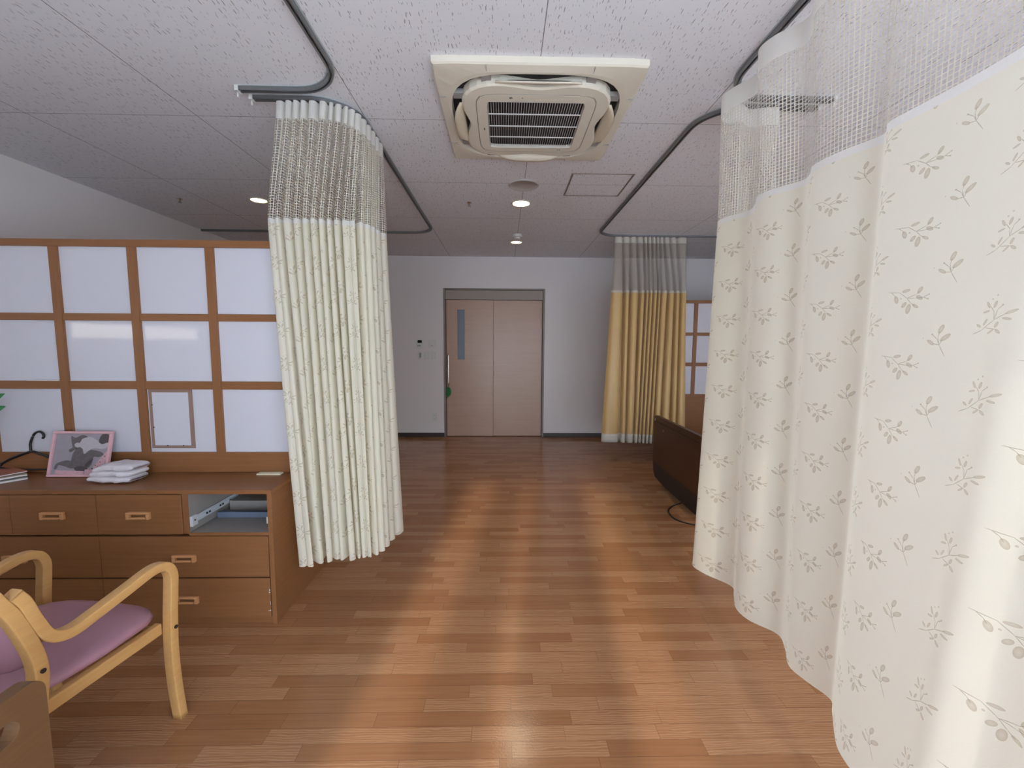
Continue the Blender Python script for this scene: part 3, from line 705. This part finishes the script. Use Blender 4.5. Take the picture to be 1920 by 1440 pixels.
# gold curtain
bx = [200, 385, 475, 615, 702, 757, 817, 885, 930, 1040, 1145, 1222, 1320]
JX = [1.208 + (x - 200) / 1120 * .848 for x in bx]
HX = [1.123, 1.34, 1.40, 1.49, 1.535, 1.57, 1.61, 1.65, 1.69, 1.77, 1.88, 1.95, 2.05]
TX = [1.235 + (x - 260) / 1060 * .80 for x in (260, 370, 480, 580, 680, 740, 800, 860, 920, 980, 1070, 1170, 1320)]
GM = dict(tape=M['hem'], net=M['finenet'], cloth=M['gold'], hem=M['hem'])
make_curtain('gold satin curtain with white hem and fine net top, near the far right bed',
    folds([(x, 4.80) for x in TX], .035, .008, 1), folds([(x, 4.79) for x in JX], .07, .015, 1),
    folds([(x, 4.74 - .1 * i / 12) for i, x in enumerate(HX)], .06, .015, 1), GM, sub=4, zT=2.545, tape_h=.065, hem=.10, zJ=1.95)

# ------------------------------------------------------------------ dresser with partition above
CX0, CX1, CY0, CY1, CT = -2.70, -1.09, 1.961, 2.50, .668
dr = tag(empty('drawer_cabinet', (CX1, CY0, 0)), 'long low beech drawer cabinet under the white lattice partition, one top drawer missing', 'cabinet')
def LB(name, x0, x1, y0, y1, z0, z1, mat, bev=.0015, parent=None):   # world coordinates -> cabinet
    bm = bmesh.new(); box(bm, x0 - CX1, x1 - CX1, y0 - CY0, y1 - CY0, z0, z1, bev=bev); return mesh_obj(name, bm, mat, parent or dr)
LB('top_board', CX0, CX1 - .0005, CY0, CY1, CT - .020, CT, M['beech'])
LB('side_panel', CX1 - .022, CX1, CY0 + .001, CY1, 0.0, CT - .0205, M['beech_y'])
LB('side_panel', CX0, CX0 + .022, CY0 + .001, CY1, 0.0, CT - .0205, M['beech_y'])
LB('back_panel', CX0 + .022, CX1 - .022, CY1 - .012, CY1, .03, CT - .0205, M['beech'])
LB('plinth', CX0 + .022, CX1 - .022, CY0 + .012, CY0 + .03, 0, .034, M['beech'])
LB('partition_panel', -1.506, -1.480, CY0 + .004, CY1 - .013, .455, CT - .0205, M['grey_in'])
LB('partition_edge', -1.505, -1.479, CY0 + .001, CY0 + .0036, .455, CT - .0205, M['beech_z'], 0)
LB('shelf_board', -1.479, CX1 - .022, CY0 + .001, CY1 - .013, .447, .462, M['grey_in'])
LB('shelf_edge', -1.4795, CX1 - .022, CY0 - .001, CY0 + .0008, .447, .462, M['beech'], 0)
# inside the empty bay
LB('back_lining', -1.479, CX1 - .0225, CY1 - .016, CY1 - .0125, .463, CT - .021, M['beech'], 0)
bm = bmesh.new()
x = -1.478 - CX1
box(bm, x, x + .010, .01, .36, .500, .532, bev=.002); box(bm, x + .010, x + .013, .01, .36, .505, .510); box(bm, x + .010, x + .013, .01, .36, .522, .527)
box(bm, x, x + .014, .002, .04, .488, .538, bev=.003)
r = mesh_obj('drawer_slide', bm, M['steel'], dr)
for yy in (.015, .10, .12, .2, .22, .28): B('slide_hole', (x + .0105, x + .0148, yy, yy + .008, .512, .520), M['slot'], r)
bm = bmesh.new(); x = CX1 - .0235 - CX1; box(bm, x - .010, x, .01, .36, .500, .532, bev=.002); mesh_obj('drawer_slide', bm, M['steel'], dr)
LB('divider_board', -1.478 + .016, CX1 - .036, CY0 + .17, CY0 + .19, .463, .492, M['blue'])
LB('rear_board', -1.478 + .016, CX1 - .036, CY0 + .27, CY1 - .03, .463, .515, M['grey_in'])
def drawer(x0, x1, z0, z1, hx=None, hz=None, wear=False):
    f = LB('drawer', x0 + .0015, x1 - .0015, CY0 - .002, CY0 + .018, z0 + .0015, z1 - .0015, M['beech'], .0015)
    if hx is None: hx = (x0 + x1) / 2
    zz = hz; X = hx - CX1; w_, h_ = .054, .0175
    bm = bmesh.new()
    yb, yf = -.0022, -.016
    box(bm, X - w_, X + w_, yf, yb, zz + h_ - .011, zz + h_, bev=.003)        # top bar
    box(bm, X - w_, X - w_ + .016, yf, yb, zz - h_, zz + h_ - .011, bev=.002); box(bm, X + w_ - .016, X + w_, yf, yb, zz - h_, zz + h_ - .011, bev=.002)
    box(bm, X - w_ + .018, X + w_ - .018, yf - .004, yf + .006, zz - h_ + .002, zz - h_ + .012, bev=.004)
    mesh_obj('handle', bm, M['handle'], f)
    pass
    if wear:
        e = x1 - .002 - CX1
        for zc, hh_, ww_ in ((.175, .010, .0035), (.163, .004, .006), (.07, .002, .012), (.072, .006, .003), (.11, .018, .0012)):
            B('paint_chip', (e - ww_, e, -.0032, -.0021, zc - hh_ / 2, zc + hh_ / 2), M['paper'], f)
R1, R2, R3 = (.452, .647), (.240, .445), (.036, .236)
for x0, x1 in ((-2.68, -2.294), (-2.294, -1.90), (-1.90, -1.507)): drawer(x0, x1, *R1, hz=.549)
for (z0, z1), hz in ((R2, .338), (R3, .131)):
    drawer(-2.68, -1.90, z0, z1, hz=hz); drawer(-1.90, -1.1135, z0, z1, hz=hz, wear=(z0 < .1))

def lattice(name, label, x0, x1, y0, zb, posts, backz, xr, partlist=None, panelm=None, rails=(1.503, 1.466, 1.154, 1.112), top=(1.872, 1.837), grp=None):
    t = tag(empty(name, ((x0 + x1) / 2, y0, zb)), label, 'partition', grp)
    ox = (x0 + x1) / 2
    def q(nm, a0, a1, b0, b1, c0, c1, mat, bev=.002): 
        bm = bmesh.new(); box(bm, a0 - ox, a1 - ox, b0, b1, c0 - zb, c1 - zb, bev=bev); return mesh_obj(nm, bm, mat, t)
    q('backboard', x0, x1, .004, .034, zb, backz, M['rail'])
    q('top_rail', x0, x1, 0, .04, top[1], top[0], M['rail'])
    ps = sorted(posts)
    for p in ps: q('post', p - .021, p + .021, .001, .039, backz, top[1], M['beech_z'])
    edges = [x0] + ps + [x1]
    for i in range(len(edges) - 1):
        a0 = edges[i] + (.021 if i else 0); a1 = edges[i + 1] - (.021 if i < len(edges) - 2 else 0)
        if a1 - a0 < .03: continue
        for (zt_, zb_) in ((rails[0], rails[1]), (rails[2], rails[3])): q('rail', a0, a1, .004, .036, zb_, zt_, M['rail'])
        for c0, c1 in ((backz, rails[3]), (rails[2], rails[1]), (rails[0], top[1])): q('panel', a0, a1, .015, .022, c0, c1, M['panel'], 0)
    return t
lattice('lattice_partition', 'white panelled beech lattice partition standing on the drawer cabinet at left', LEFT + .005, -1.088, 2.235, CT + .001, [-3.05, -2.663, -2.276, -1.887, -1.497], .777, None)
lattice('lattice_partition', 'far white panelled lattice partition seen beyond the gold curtain at right', 1.98, RIGHT - .005, 4.90, .002, [2.225, 2.60, 2.99, 3.37], .785, None)

# clear-edged paper frame stuck on one panel
t = tag(empty('paper_frame', (-1.745, 2.249, .955)), 'thin grey-brown rectangular frame fixed over a bottom panel of the left partition', 'frame')
bm = bmesh.new(); HW, HH, fw = .112, .157, .020
for a in ((-HW, HW, HH - fw * .8, HH), (-HW, HW, -HH, -HH + fw * .7), (-HW, -HW + fw * .7, -HH + fw * .7, HH - fw * .8), (HW - fw, HW, -HH + fw * .7, HH - fw * .8)): box(bm, a[0], a[1], -.0045, -.0005, a[2], a[3])
mesh_obj('border', bm, M['taped'], t)
B('white_sheet', (-HW + fw * .7, HW - fw, -.0015, -.0005, -HH + fw * .7, HH - fw * .8), M['panel'], t)
for x_, z_ in ((-HW + .016, .075), (-HW + .017, -.045), (-.03, -HH + .014), (.052, -HH + .014)): B('clip', (x_ - .0025, x_ + .0025, -.0062, -.0046, z_ - .003, z_ + .003), M['dark'], t)
tag(B('label_strip', (-2.46, -2.30, 2.2340, 2.2388, 1.155, 1.160), M['white']), 'thin white strip lying along the middle rail of the left partition', 'strip')

# socket strip on the cabinet top
t = tag(empty('desk_outlet', (-1.225, 2.205, CT + .0005)), 'cream power outlet strip on the cabinet top beside the bunched curtain', 'outlet')
B('plate', (-.062, .062, -.018, .018, 0, .008), M['cream'], t, .002)
for k in range(3): B('socket', (-.048 + k * .034, -.022 + k * .034, -.010, .010, .0082, .0095), M['offwhite'], t, .0005)

# coat hanger
t = tag(empty('coat_hanger', (-2.455, 2.215, CT + .065)), 'black plastic coat hanger leaning against the partition backboard', 'coat hanger')
t.rotation_euler = (math.radians(-4), 0, 0)
K = 1.0
bm = bmesh.new(); tube(bm, catmull([(-.155, 0, -.012), (-.10, 0, .018), (-.02, 0, .048), (.0, 0, .052), (.02, 0, .048), (.10, 0, .018), (.15, 0, -.012)], 5), .0065, 8)
tube(bm, catmull([(-.155, 0, -.012), (-.15, 0, -.035), (0, 0, -.042), (.145, 0, -.035), (.15, 0, -.012)], 5), .0045, 8); mesh_obj('hanger_body', bm, M['black'], t)
bm = bmesh.new(); tube(bm, catmull([(-.004, 0, .048), (-.006, 0, .075), (-.006, 0, .095), (.004, 0, .125), (.018, 0, .148), (.04, 0, .157), (.058, 0, .148), (.063, 0, .132), (.057, 0, .122)], 5), .0058, 8); mesh_obj('hook', bm, M['black'], t)

# pink picture frame with the cat photograph
t = tag(empty('picture_frame', (-2.172, 2.160, CT + .001)), 'pink picture frame with a grey and white cat photo leaning on the partition', 'picture frame')
FW, FH, fb = .150, .232, .013
t.rotation_euler = (math.radians(-14), 0, 0)
bm = bmesh.new()
for a in ((-FW, FW, 0, fb), (-FW, FW, FH - fb, FH), (-FW, -FW + fb, fb, FH - fb), (FW - fb, FW, fb, FH - fb)): box(bm, a[0], a[1], -.012, .004, a[2], a[3], bev=.003)
mesh_obj('frame_border', bm, M['pframe'], t)
def flat(bm, pts, y, mi):   # pts in 0..1 picture space
    W, Hh = 2 * (FW - fb), FH - 2 * fb
    pp = catmull([(-FW + fb + px * W, y, fb + pz * Hh) for px, pz in pts], 4, closed=True)
    bm.faces.new([bm.verts.new(v) for v in pp]).material_index = mi
bm = bmesh.new()
box(bm, -FW + fb, FW - fb, -.002, .002, fb, FH - fb)
y = -.0026
flat(bm, [(.80, .80), (.84, .98), (.97, .97), (.98, .75), (.90, .66)], y, 3)
# tail, haunch, chest
flat(bm, [(.05, .20), (.10, .28), (.25, .34), (.40, .30), (.44, .20), (.36, .14), (.22, .20), (.12, .22), (.10, .14), (.05, .12)], y - .0002, 1)
flat(bm, [(.36, .16), (.34, .38), (.38, .58), (.52, .62), (.70, .60), (.86, .55), (.92, .48), (.84, .42), (.74, .42), (.72, .24), (.62, .14)], y - .0004, 1)
flat(bm, [(.27, .60), (.33, .66), (.30, .78), (.28, .94), (.36, .90), (.48, .97), (.58, .92), (.62, .80), (.60, .66), (.52, .58), (.40, .60), (.30, .54)], y - .0006, 1)
flat(bm, [(.50, .88), (.64, .92), (.76, .84), (.86, .74), (.97, .78), (.98, .68), (.88, .62), (.74, .64), (.64, .58), (.56, .50), (.52, .62), (.44, .70), (.46, .80)], y - .0008, 2)
flat(bm, [(.36, .74), (.42, .78), (.48, .72), (.44, .66), (.38, .68)], y - .0010, 2)
for cx, cz in ((.46, .83), (.40, .63)): flat(bm, [(cx - .012, cz), (cx, cz + .02), (cx + .012, cz), (cx, cz - .02)], y - .0012, 3)
flat(bm, [(.60, .22), (.66, .32), (.74, .38), (.70, .26), (.64, .18)], y - .001, 3)
flat(bm, [(.42, .16), (.52, .20), (.66, .16), (.60, .08), (.46, .08)], y - .0011, 3)
mesh_obj('cat_photo', bm, [M['pr_bg'], M['pr_fur'], M['pr_wht'], M['pr_drk']], t)
bm = bmesh.new()
W, Hh = 2 * (FW - fb), FH - 2 * fb
def tri(pts, y, mi):
    bm.faces.new([bm.verts.new((-FW + fb + a * W, y, fb + b * Hh)) for a, b in pts]).material_index = mi
tri([(.66, 0.0), (1, .62), (1, .42), (.86, 0.0)], -.0042, 0); tri([(.62, 0), (.62, .12), (.70, .12), (.72, 0)], -.0043, 0)
tri([(.08, .0), (.08, .10), (.60, .08), (.60, .0)], -.0043, 0)
for cx, cz, s in ((.75, .14, .018), (.80, .22, .012), (.88, .30, .012), (.95, .44, .012), (.84, .20, .009)): tri([(cx + s * math.cos(a * PI / 3), cz + s * 1.3 * math.sin(a * PI / 3)) for a in range(6)], -.0048, 1)
mesh_obj('flower_corner_print', bm, [M['pink2'], M['pr_drk']], t)
tag(B('small_card', (-2.352, -2.312, 2.2145, 2.2165, CT + .02, CT + .10), M['paper']), 'small white card standing behind the left edge of the pink picture frame', 'card')

# folded towel
def towel():
    t = tag(empty('folded_towel', (-1.915, 2.105, CT + .001), math.radians(-4)), 'folded white towel beside the pink picture frame on the cabinet', 'towel')
    import mathutils.noise as mn
    for k in range(3):
        bm = bmesh.new(); nx, ny = 34, 16; w_, d_, h_ = .112 - .004 * k, .062 - .002 * k, .0175
        zc = .0185 + k * .0290
        rows = []
        cx = .012 * k - .006
        for j in range(28):
            a = 2 * PI * j / 28; c, s = math.cos(a), math.sin(a)
            rr = (abs(c) ** 3.2 + abs(s) ** 3.2) ** (-1 / 3.2)
            rows.append((c * rr, s * rr))
        rings = []
        for i in range(nx + 1):
            u = -1 + 2 * i / nx; e = (1 - abs(u) ** 6) ** (1 / 2.2) if abs(u) < 1 else 0
            e = max(e, .02)
            ring = []
            for (cy, cz) in rows:
                p = Vector((cx + u * w_, cy * d_ * (.75 + .25 * e), zc + cz * h_ * e - .010 * (u < -.3) * (abs(u) - .3) * k))
                q = mn.noise(p * 26 + Vector((k * 5, 0, 0))) * .005 + mn.noise(p * 70) * .002
                p += Vector((0, cy, cz)).normalized() * q; p.z = max(p.z, .001)
                ring.append(bm.verts.new(p))
            rings.append(ring)
        for a, b_ in zip(rings, rings[1:]): ring_faces(bm, a, b_)
        bm.faces.new(rings[0]); bm.faces.new(rings[-1])
        mesh_obj('towel_layer', bm, M['towel'], t, smooth=True)
towel()

# magazines
def magazine(x, y, z, rz, th, mat, label, w_=.21, h_=.285, curl=0.0):
    t = tag(empty('magazine', (x, y, z), rz), label, 'magazine', 'magazines piled on the cabinet')
    bm = bmesh.new(); n = 10
    for mi, (z0, z1, ins) in enumerate(((0.0006, th - .0006, .002), (th - .0005, th, 0), (0, .0005, 0))):
        rows = []
        for i in range(n + 1):
            xx = -w_ / 2 + ins + (w_ - 2 * ins) * i / n; dz = curl * (i / n) ** 2
            rows.append([bm.verts.new((xx, yy, zz + dz)) for yy, zz in ((-h_ / 2 + ins, z0), (h_ / 2 - ins, z0), (h_ / 2 - ins, z1), (-h_ / 2 + ins, z1))])
        for a, b_ in zip(rows, rows[1:]):
            for k in range(4): bm.faces.new((a[k], a[(k + 1) % 4], b_[(k + 1) % 4], b_[k])).material_index = 0 if mi == 0 else 1
        bm.faces.new(rows[0]).material_index = 0 if mi == 0 else 1; bm.faces.new(rows[-1]).material_index = 0 if mi == 0 else 1
    o = mesh_obj('pages_and_cover', bm, [M['paper'], mat], t)
magazine(-2.55, 2.075, CT + .001, math.radians(-38), .009, M['mag_c'], 'grey magazine at the bottom of the pile left of the picture frame')
magazine(-2.565, 2.08, CT + .0105, math.radians(-34), .008, M['mag_b'], 'beige magazine in the middle of the pile left of the picture frame', curl=.004)
magazine(-2.58, 2.09, CT + .024, math.radians(-24), .006, M['mag_a'], 'red-covered magazine on top of the pile left of the picture frame', .20, .27)

# second cabinet unit carrying the plant, left of the frame
c2 = tag(empty('drawer_cabinet', (-2.705, CY0, 0)), 'beech drawer cabinet against the left wall, carrying the potted plant', 'cabinet')
B('carcass', (-.585, 0, .02, CY1 - CY0, 0, CT - .0205), M['beech_y'], c2, .002)
B('top_board', (-.587, 0, 0, CY1 - CY0, CT - .02, CT), M['beech'], c2, .002)
for z0, z1 in (R1, R2, R3): B('drawer', (-.582, -.004, -.002, .018, z0, z1), M['beech'], c2, .002)
# potted plant
t = tag(empty('potted_plant', (-2.782, 2.10, CT + .001)), 'potted plant whose green leaves reach in at the left edge before the lattice panels', 'plant')
bm = bmesh.new(); lathe(bm, [(.045, 0), (.062, .10), (.068, .10), (.068, .115), (.058, .115), (.055, .10)], seg=32); mesh_obj('pot', bm, M['terracotta'], t)
bm = bmesh.new(); lathe(bm, [(.054, .1005), (.01, .104)], seg=24); mesh_obj('soil', bm, M['base'], t)
random.seed(3)
for k, (tx, ty, tz) in enumerate(((.325, .02, .455), (.31, .03, .39), (.20, -.02, .50), (.10, .02, .52), (-.05, 0, .50), (-.15, -.03, .42), (.18, .03, .34), (-.12, .04, .33))):
    tip = Vector((tx, ty, tz)); st = tip * .82 + Vector((0, 0, .02))
    bm = bmesh.new(); tube(bm, catmull([(0, 0, .10), (tx * .12, ty * .3, tz * .5), tuple(st)], 5), .0022, 6)
    sto = mesh_obj('stem', bm, M['leafd'], t)
    bm = bmesh.new()
    leaf_blade(bm, st, tip + Vector((.0, 0, -.02)), .020, (0, -1, .35), .01)
    leaf_blade(bm, st * .9 + Vector((0, 0, .0)), st * .9 + Vector((.02 if tx < 0 else -.03, -.02, .045)), .018, (0, -1, .35), .01)
    leaf_blade(bm, st * .95, st * .95 + Vector((.035 if tx > 0 else -.035, -.01, -.035)), .017, (0, -1, .35), .01)
    o = mesh_obj('leaves', bm, M['leaf'], t); o.modifiers.new('s', 'SOLIDIFY').thickness = .001

# ------------------------------------------------------------------ bentwood armchair
ch = tag(empty('armchair', (-1.474, 1.266, 0), math.radians(-9.2)), 'bentwood armchair with mauve vinyl seat and back in front of the drawer cabinet', 'chair')
def bent(name, pts, x, w_, t_, mat=None, parent=None, n=6, scales=None):
    path = catmull([(x, a, b) for a, b in pts], n)
    bm = bmesh.new(); sweep(bm, path, rrect(w_, t_, min(w_, t_) * .13), (1, 0, 0)); return mesh_obj(name, bm, mat or M['bent'], parent or ch)
XA = .268
for s in (1, -1):
    a = bent('arm_leg', [(-.185, .722), (-.168, .690), (-.148, .625), (-.122, .568), (-.075, .545), (-.01, .555), (.08, .574), (.165, .592), (.212, .582), (.232, .545), (.230, .49), (.222, .40), (.216, .28), (.220, .14), (.232, 0)], s * XA, .036, .030)
    for yy, zz in ((.222, .355), ):
        bm = bmesh.new(); bmesh.ops.create_cone(bm, cap_ends=True, segments=16, radius1=.0065, radius2=.0065, depth=.003, matrix=Matrix.Translation((s * (XA + .0195), yy, zz)) @ Matrix.Rotation(PI / 2, 4, 'Y')); mesh_obj('bolt', bm, M['bolt'], a)
    p = bent('back_post', [(-.238, 0), (-.212, .15), (-.178, .30), (-.156, .42), (-.150, .50), (-.164, .575), (-.190, .66), (-.215, .715), (-.226, .738)], s * XA, .036, .032)
    bm = bmesh.new(); bmesh.ops.create_cone(bm, cap_ends=True, segments=16, radius1=.0065, radius2=.0065, depth=.003, matrix=Matrix.Translation((s * (XA + .0195), -.150, .49)) @ Matrix.Rotation(PI / 2, 4, 'Y')); mesh_obj('bolt', bm, M['bolt'], p)
    B('side_rail', (*sorted((s * (XA - .044), s * (XA - .0185))), -.165, .205, .335, .375), M['bent'], ch, .004)
B('front_rail', (-.223, .223, .172, .200, .325, .365), M['bent'], ch, .004)
B('rear_rail', (-.223, .223, -.150, -.125, .325, .365), M['bent'], ch, .004)
def cushion(name, hx, hy, hz, px=3.4, pz=2.4, shape=None, mat=None, nu=40, nv=14):
    bm = bmesh.new(); rings = []
    for j in range(nv + 1):
        ph = -PI / 2 + PI * j / nv; cz, sz = abs(math.cos(ph)) ** (2 / pz), math.copysign(abs(math.sin(ph)) ** (2 / pz), math.sin(ph))
        ring = []
        for i in range(nu):
            a = 2 * PI * i / nu; c, s = math.cos(a), math.sin(a); r = (abs(c) ** px + abs(s) ** px) ** (-1 / px)
            v = Vector((c * r * hx * max(cz, .02), s * r * hy * max(cz, .02), sz * hz))
            if shape: v = shape(v)
            ring.append(bm.verts.new(v))
        rings.append(ring)
    for a, b_ in zip(rings, rings[1:]): ring_faces(bm, a, b_)
    bm.faces.new(rings[0]); bm.faces.new(rings[-1])
    bmesh.ops.recalc_face_normals(bm, faces=bm.faces)
    return mesh_obj(name, bm, mat or M['pink'], ch, smooth=True)
def seat_shape(v):
    y = v.y / .21; x = v.x / .25
    k = 1 - .10 * max(0, -y)
    z = v.z + .402 - .018 * max(0, y - .35) ** 1.5 * 1.6 - .010 * (1 - x * x) * (1 - y * y) + .006 * y
    return Vector((v.x * k, v.y + .027 + .018 * (1 - x * x) * max(0, y), z))
cushion('seat', .247, .205, .034, 5, 2.6, seat_shape)
def back_shape(v):
    # local: x width, y -> height, z -> thickness
    h = v.y; x = v.x
    z = .605 + h
    y = -.158 + (-.045) * (h / .13 + .15) - v.z - .05 * (1 - (x / .24) ** 2)
    return Vector((x, y, z))
cushion('backrest', .243, .150, .022, 4, 2.4, back_shape)

# ------------------------------------------------------------------ beds
def rounded_board(bm, y0, y1, z0, z1, x0, x1, r, hole=None, k=8):
    pts = []
    for cy, cz, a0 in ((y1 - r, z1 - r, 0), (y0 + r, z1 - r, 90)):
        for j in range(k + 1):
            a = math.radians(a0 + 90 * j / k); pts.append((cy + r * math.cos(a), cz + r * math.sin(a)))
    pts += [(y0, z0), (y1, z0)]
    return pts
def board(name, y0, y1, z0, z1, x0, x1, r, mat, parent, hole=None):
    pts = rounded_board(None, y0, y1, z0, z1, x0, x1, r)
    bm = bmesh.new()
    outer = [bm.verts.new((x0, a, b)) for a, b in pts]
    edges = [bm.edges.new((outer[i], outer[(i + 1) % len(outer)])) for i in range(len(outer))]
    if hole:
        ha, hb, hc, hd = hole; rr = (hd - hc) / 2; hp = []
        for cy, a0 in ((hb - rr, -90), (ha + rr, 90)):
            for j in range(9):
                a = math.radians(a0 + 180 * j / 8); hp.append((cy + rr * math.cos(a), (hc + hd) / 2 + rr * math.sin(a)))
        hv = [bm.verts.new((x0, a, b)) for a, b in hp]; edges += [bm.edges.new((hv[i], hv[(i + 1) % len(hv)])) for i in range(len(hv))]
    bmesh.ops.triangle_fill(bm, edges=edges, use_beauty=True)
    ext = bmesh.ops.extrude_face_region(bm, geom=list(bm.faces))
    bmesh.ops.translate(bm, verts=[v for v in ext['geom'] if isinstance(v, bmesh.types.BMVert)], vec=(x1 - x0, 0, 0))
    bmesh.ops.recalc_face_normals(bm, faces=bm.faces)
    o = mesh_obj(name, bm, mat, parent)
    bv = o.modifiers.new('b', 'BEVEL'); bv.width = .006; bv.segments = 3; bv.limit_method = 'ANGLE'
    return o
def bed(loc, dirx, label, mat, W=.98, ztop=.70, zbot=.235, hole=True, base=True):
    """foot board at x=0, bed runs away along dirx to the head board; y from -W..0"""
    t = tag(empty('hospital_bed', loc), label, 'bed')
    s = dirx
    xs = lambda a, b: sorted((s * a, s * b))
    fb_ = board('footboard', -W, 0, zbot, ztop, *xs(0, .032), .035, mat, t, ((-.46 - .40 * (not base), -.055, ztop - .095, ztop - .050) if hole else None))
    if base:
        pts = [(0, .235), (-.012, .15), (-.06, .10), (-.30, .08), (-W + .06, .08), (-W + .01, .13), (-W, .235)]
        bm = bmesh.new(); x0, x1 = xs(.004, .09)
        a = [bm.verts.new((x0, yy, zz - .001)) for yy, zz in pts]; b_ = [bm.verts.new((x1, yy, zz - .001)) for yy, zz in pts]
        bm.faces.new(a); bm.faces.new(b_)
        for i in range(len(a)): bm.faces.new((a[i], a[(i + 1) % len(a)], b_[(i + 1) % len(a)], b_[i]))
        mesh_obj('lower_cover', bm, M['black'], t)
        B('cap_strip', (*xs(-.003, -.0002), -W + .03, -.03, ztop - .055, ztop - .050), M['slot'], fb_)
        B('white_tag', (*xs(-.003, -.0003), -.036, -.024, ztop - .050, ztop - .028), M['white'], fb_)
        bm = bmesh.new()
        for i in range(12):
            a0, a1 = i * PI / 6, (i + .7) * PI / 6
        lathe(bm, [(.011, 0), (.011, .002), (.009, .002), (.009, 0)], seg=20, cap=False)
        em = mesh_obj('round_emblem', bm, M['greyp'], fb_); em.matrix_local = Matrix.Translation((-.0005 * s, -.24, ztop - .11)) @ Matrix.Rotation(-PI / 2 * s, 4, 'Y')
    x0, x1 = xs(.10, 1.95); B('bed_frame', (x0, x1, -W + .06, -.06, .24, .34), M['greyp'], t, .01)
    x0, x1 = xs(.06, 1.98); B('mattress', (x0, x1, -W + .04, -.04, .345, .47), M['sheet'], t, .03)
    x0, x1 = xs(2.0, 2.035); B('headboard', (x0, x1, -W, 0, .25, .85), mat, t, .01)
    for xx in (.16, 1.88):
        for yy in (-.12, -W + .12):
            g = B('caster_leg', (*xs(xx - .015, xx + .015), yy - .015, yy + .015, .075, .239), M['black'], t, .003)
            bm = bmesh.new(); bmesh.ops.create_cone(bm, cap_ends=True, segments=24, radius1=.037, radius2=.037, depth=.025, matrix=Matrix.Translation((s * xx, yy, .0375)) @ Matrix.Rotation(PI / 2, 4, 'X')); mesh_obj('wheel', bm, M['rubber'], g)
    return t
bed((1.455, 4.0, 0), 1, 'hospital bed with dark wooden footboard in the far right bay', M['bedw'], W=.98, hole=False, ztop=.69)
bed((-1.0, .885, 0), -1, 'hospital bed whose brown footboard with hand slot shows at the lower left', M['bedl'], W=.98, ztop=.637, hole=True, base=False)
bm = bmesh.new(); tube(bm, catmull([(1.63, 3.62, .14), (1.60, 3.56, .05), (1.55, 3.52, .008), (1.44, 3.44, .006), (1.355, 3.33, .006), (1.345, 3.18, .006), (1.42, 3.08, .006), (1.55, 3.02, .006)], 6), .005, 8)
tag(mesh_obj('power_cable', bm, M['black']), 'black power cable looping on the floor beside the far right bed', 'cable')

# bed head wall light on the left wall (its glow shows in the partition panels)
t = tag(empty('wall_light', (LEFT, .60, 1.44)), 'long white wall light on the left wall, mirrored in the lattice panels', 'wall light')
B('housing', (.001, .075, -.67, .67, -.035, .065), M['white'], t, .008)
B('diffuser', (.0755, .088, -.64, .64, -.052, .060), M['tube'], t, .006)

# ------------------------------------------------------------------ daylight
W_ = bpy.data.worlds.new('sky'); S.world = W_; W_.use_nodes = True
bg = W_.node_tree.nodes['Background']; bg.inputs[0].default_value = (.73, .87, 1.05, 1); bg.inputs[1].default_value = 9.0
pl = bpy.data.lights.new('window_portal', 'AREA'); pl.shape = 'RECTANGLE'; pl.size = WX1 - WX0; pl.size_y = WZ1 - WZ0; pl.cycles.is_portal = True
po = bpy.data.objects.new('window_portal', pl); COL.objects.link(po); po.location = ((WX0 + WX1) / 2, NEAR - .13, (WZ0 + WZ1) / 2); po.rotation_euler = (PI / 2, 0, 0)
sn = bpy.data.lights.new('sun', 'SUN'); sn.energy = 3.1; sn.angle = math.radians(2.4); sn.color = (1, .92, .80)
so = bpy.data.objects.new('sun', sn); COL.objects.link(so)
so.rotation_euler = Vector((.10, 1, -.40)).to_track_quat('-Z', 'Y').to_euler(); so.location = (0, -6, 4)

# ------------------------------------------------------------------ camera
f_, pi_, ya, ro = 795.14, .0943, -.0211, .0060
cy, sy, cp, sp = math.cos(ya), math.sin(ya), math.cos(pi_), math.sin(pi_)
F = Vector((-sy * cp, cy * cp, -sp)); R = Vector((cy, sy, 0)); U = R.cross(F)
R2 = R * math.cos(ro) + U * math.sin(ro); U2 = -R * math.sin(ro) + U * math.cos(ro)
cd = bpy.data.cameras.new('camera'); cam = bpy.data.objects.new('camera', cd); COL.objects.link(cam)
cd.sensor_width = 36; cd.lens = f_ * 36 / 1920; cd.clip_start = .02
m = Matrix((R2, U2, -F)).transposed().to_4x4(); m.translation = Vector((0, 0, CAM_Z)); cam.matrix_world = m
S.camera = cam

S.view_settings.view_transform = 'Standard'; S.view_settings.look = 'None'; S.view_settings.gamma = 1
S.view_settings.use_curve_mapping = False; S.view_settings.exposure = 0.2
S.cycles.use_denoising = True; S.cycles.use_light_tree = False; S.cycles.denoiser = 'OPENIMAGEDENOISE'
S.cycles.max_bounces = 6; S.cycles.diffuse_bounces = 4; S.cycles.glossy_bounces = 3; S.cycles.transparent_max_bounces = 24
S.cycles.sample_clamp_indirect = 5; S.cycles.caustics_reflective = True; S.cycles.caustics_refractive = False
S.cycles.use_adaptive_sampling = True; S.cycles.adaptive_threshold = .06
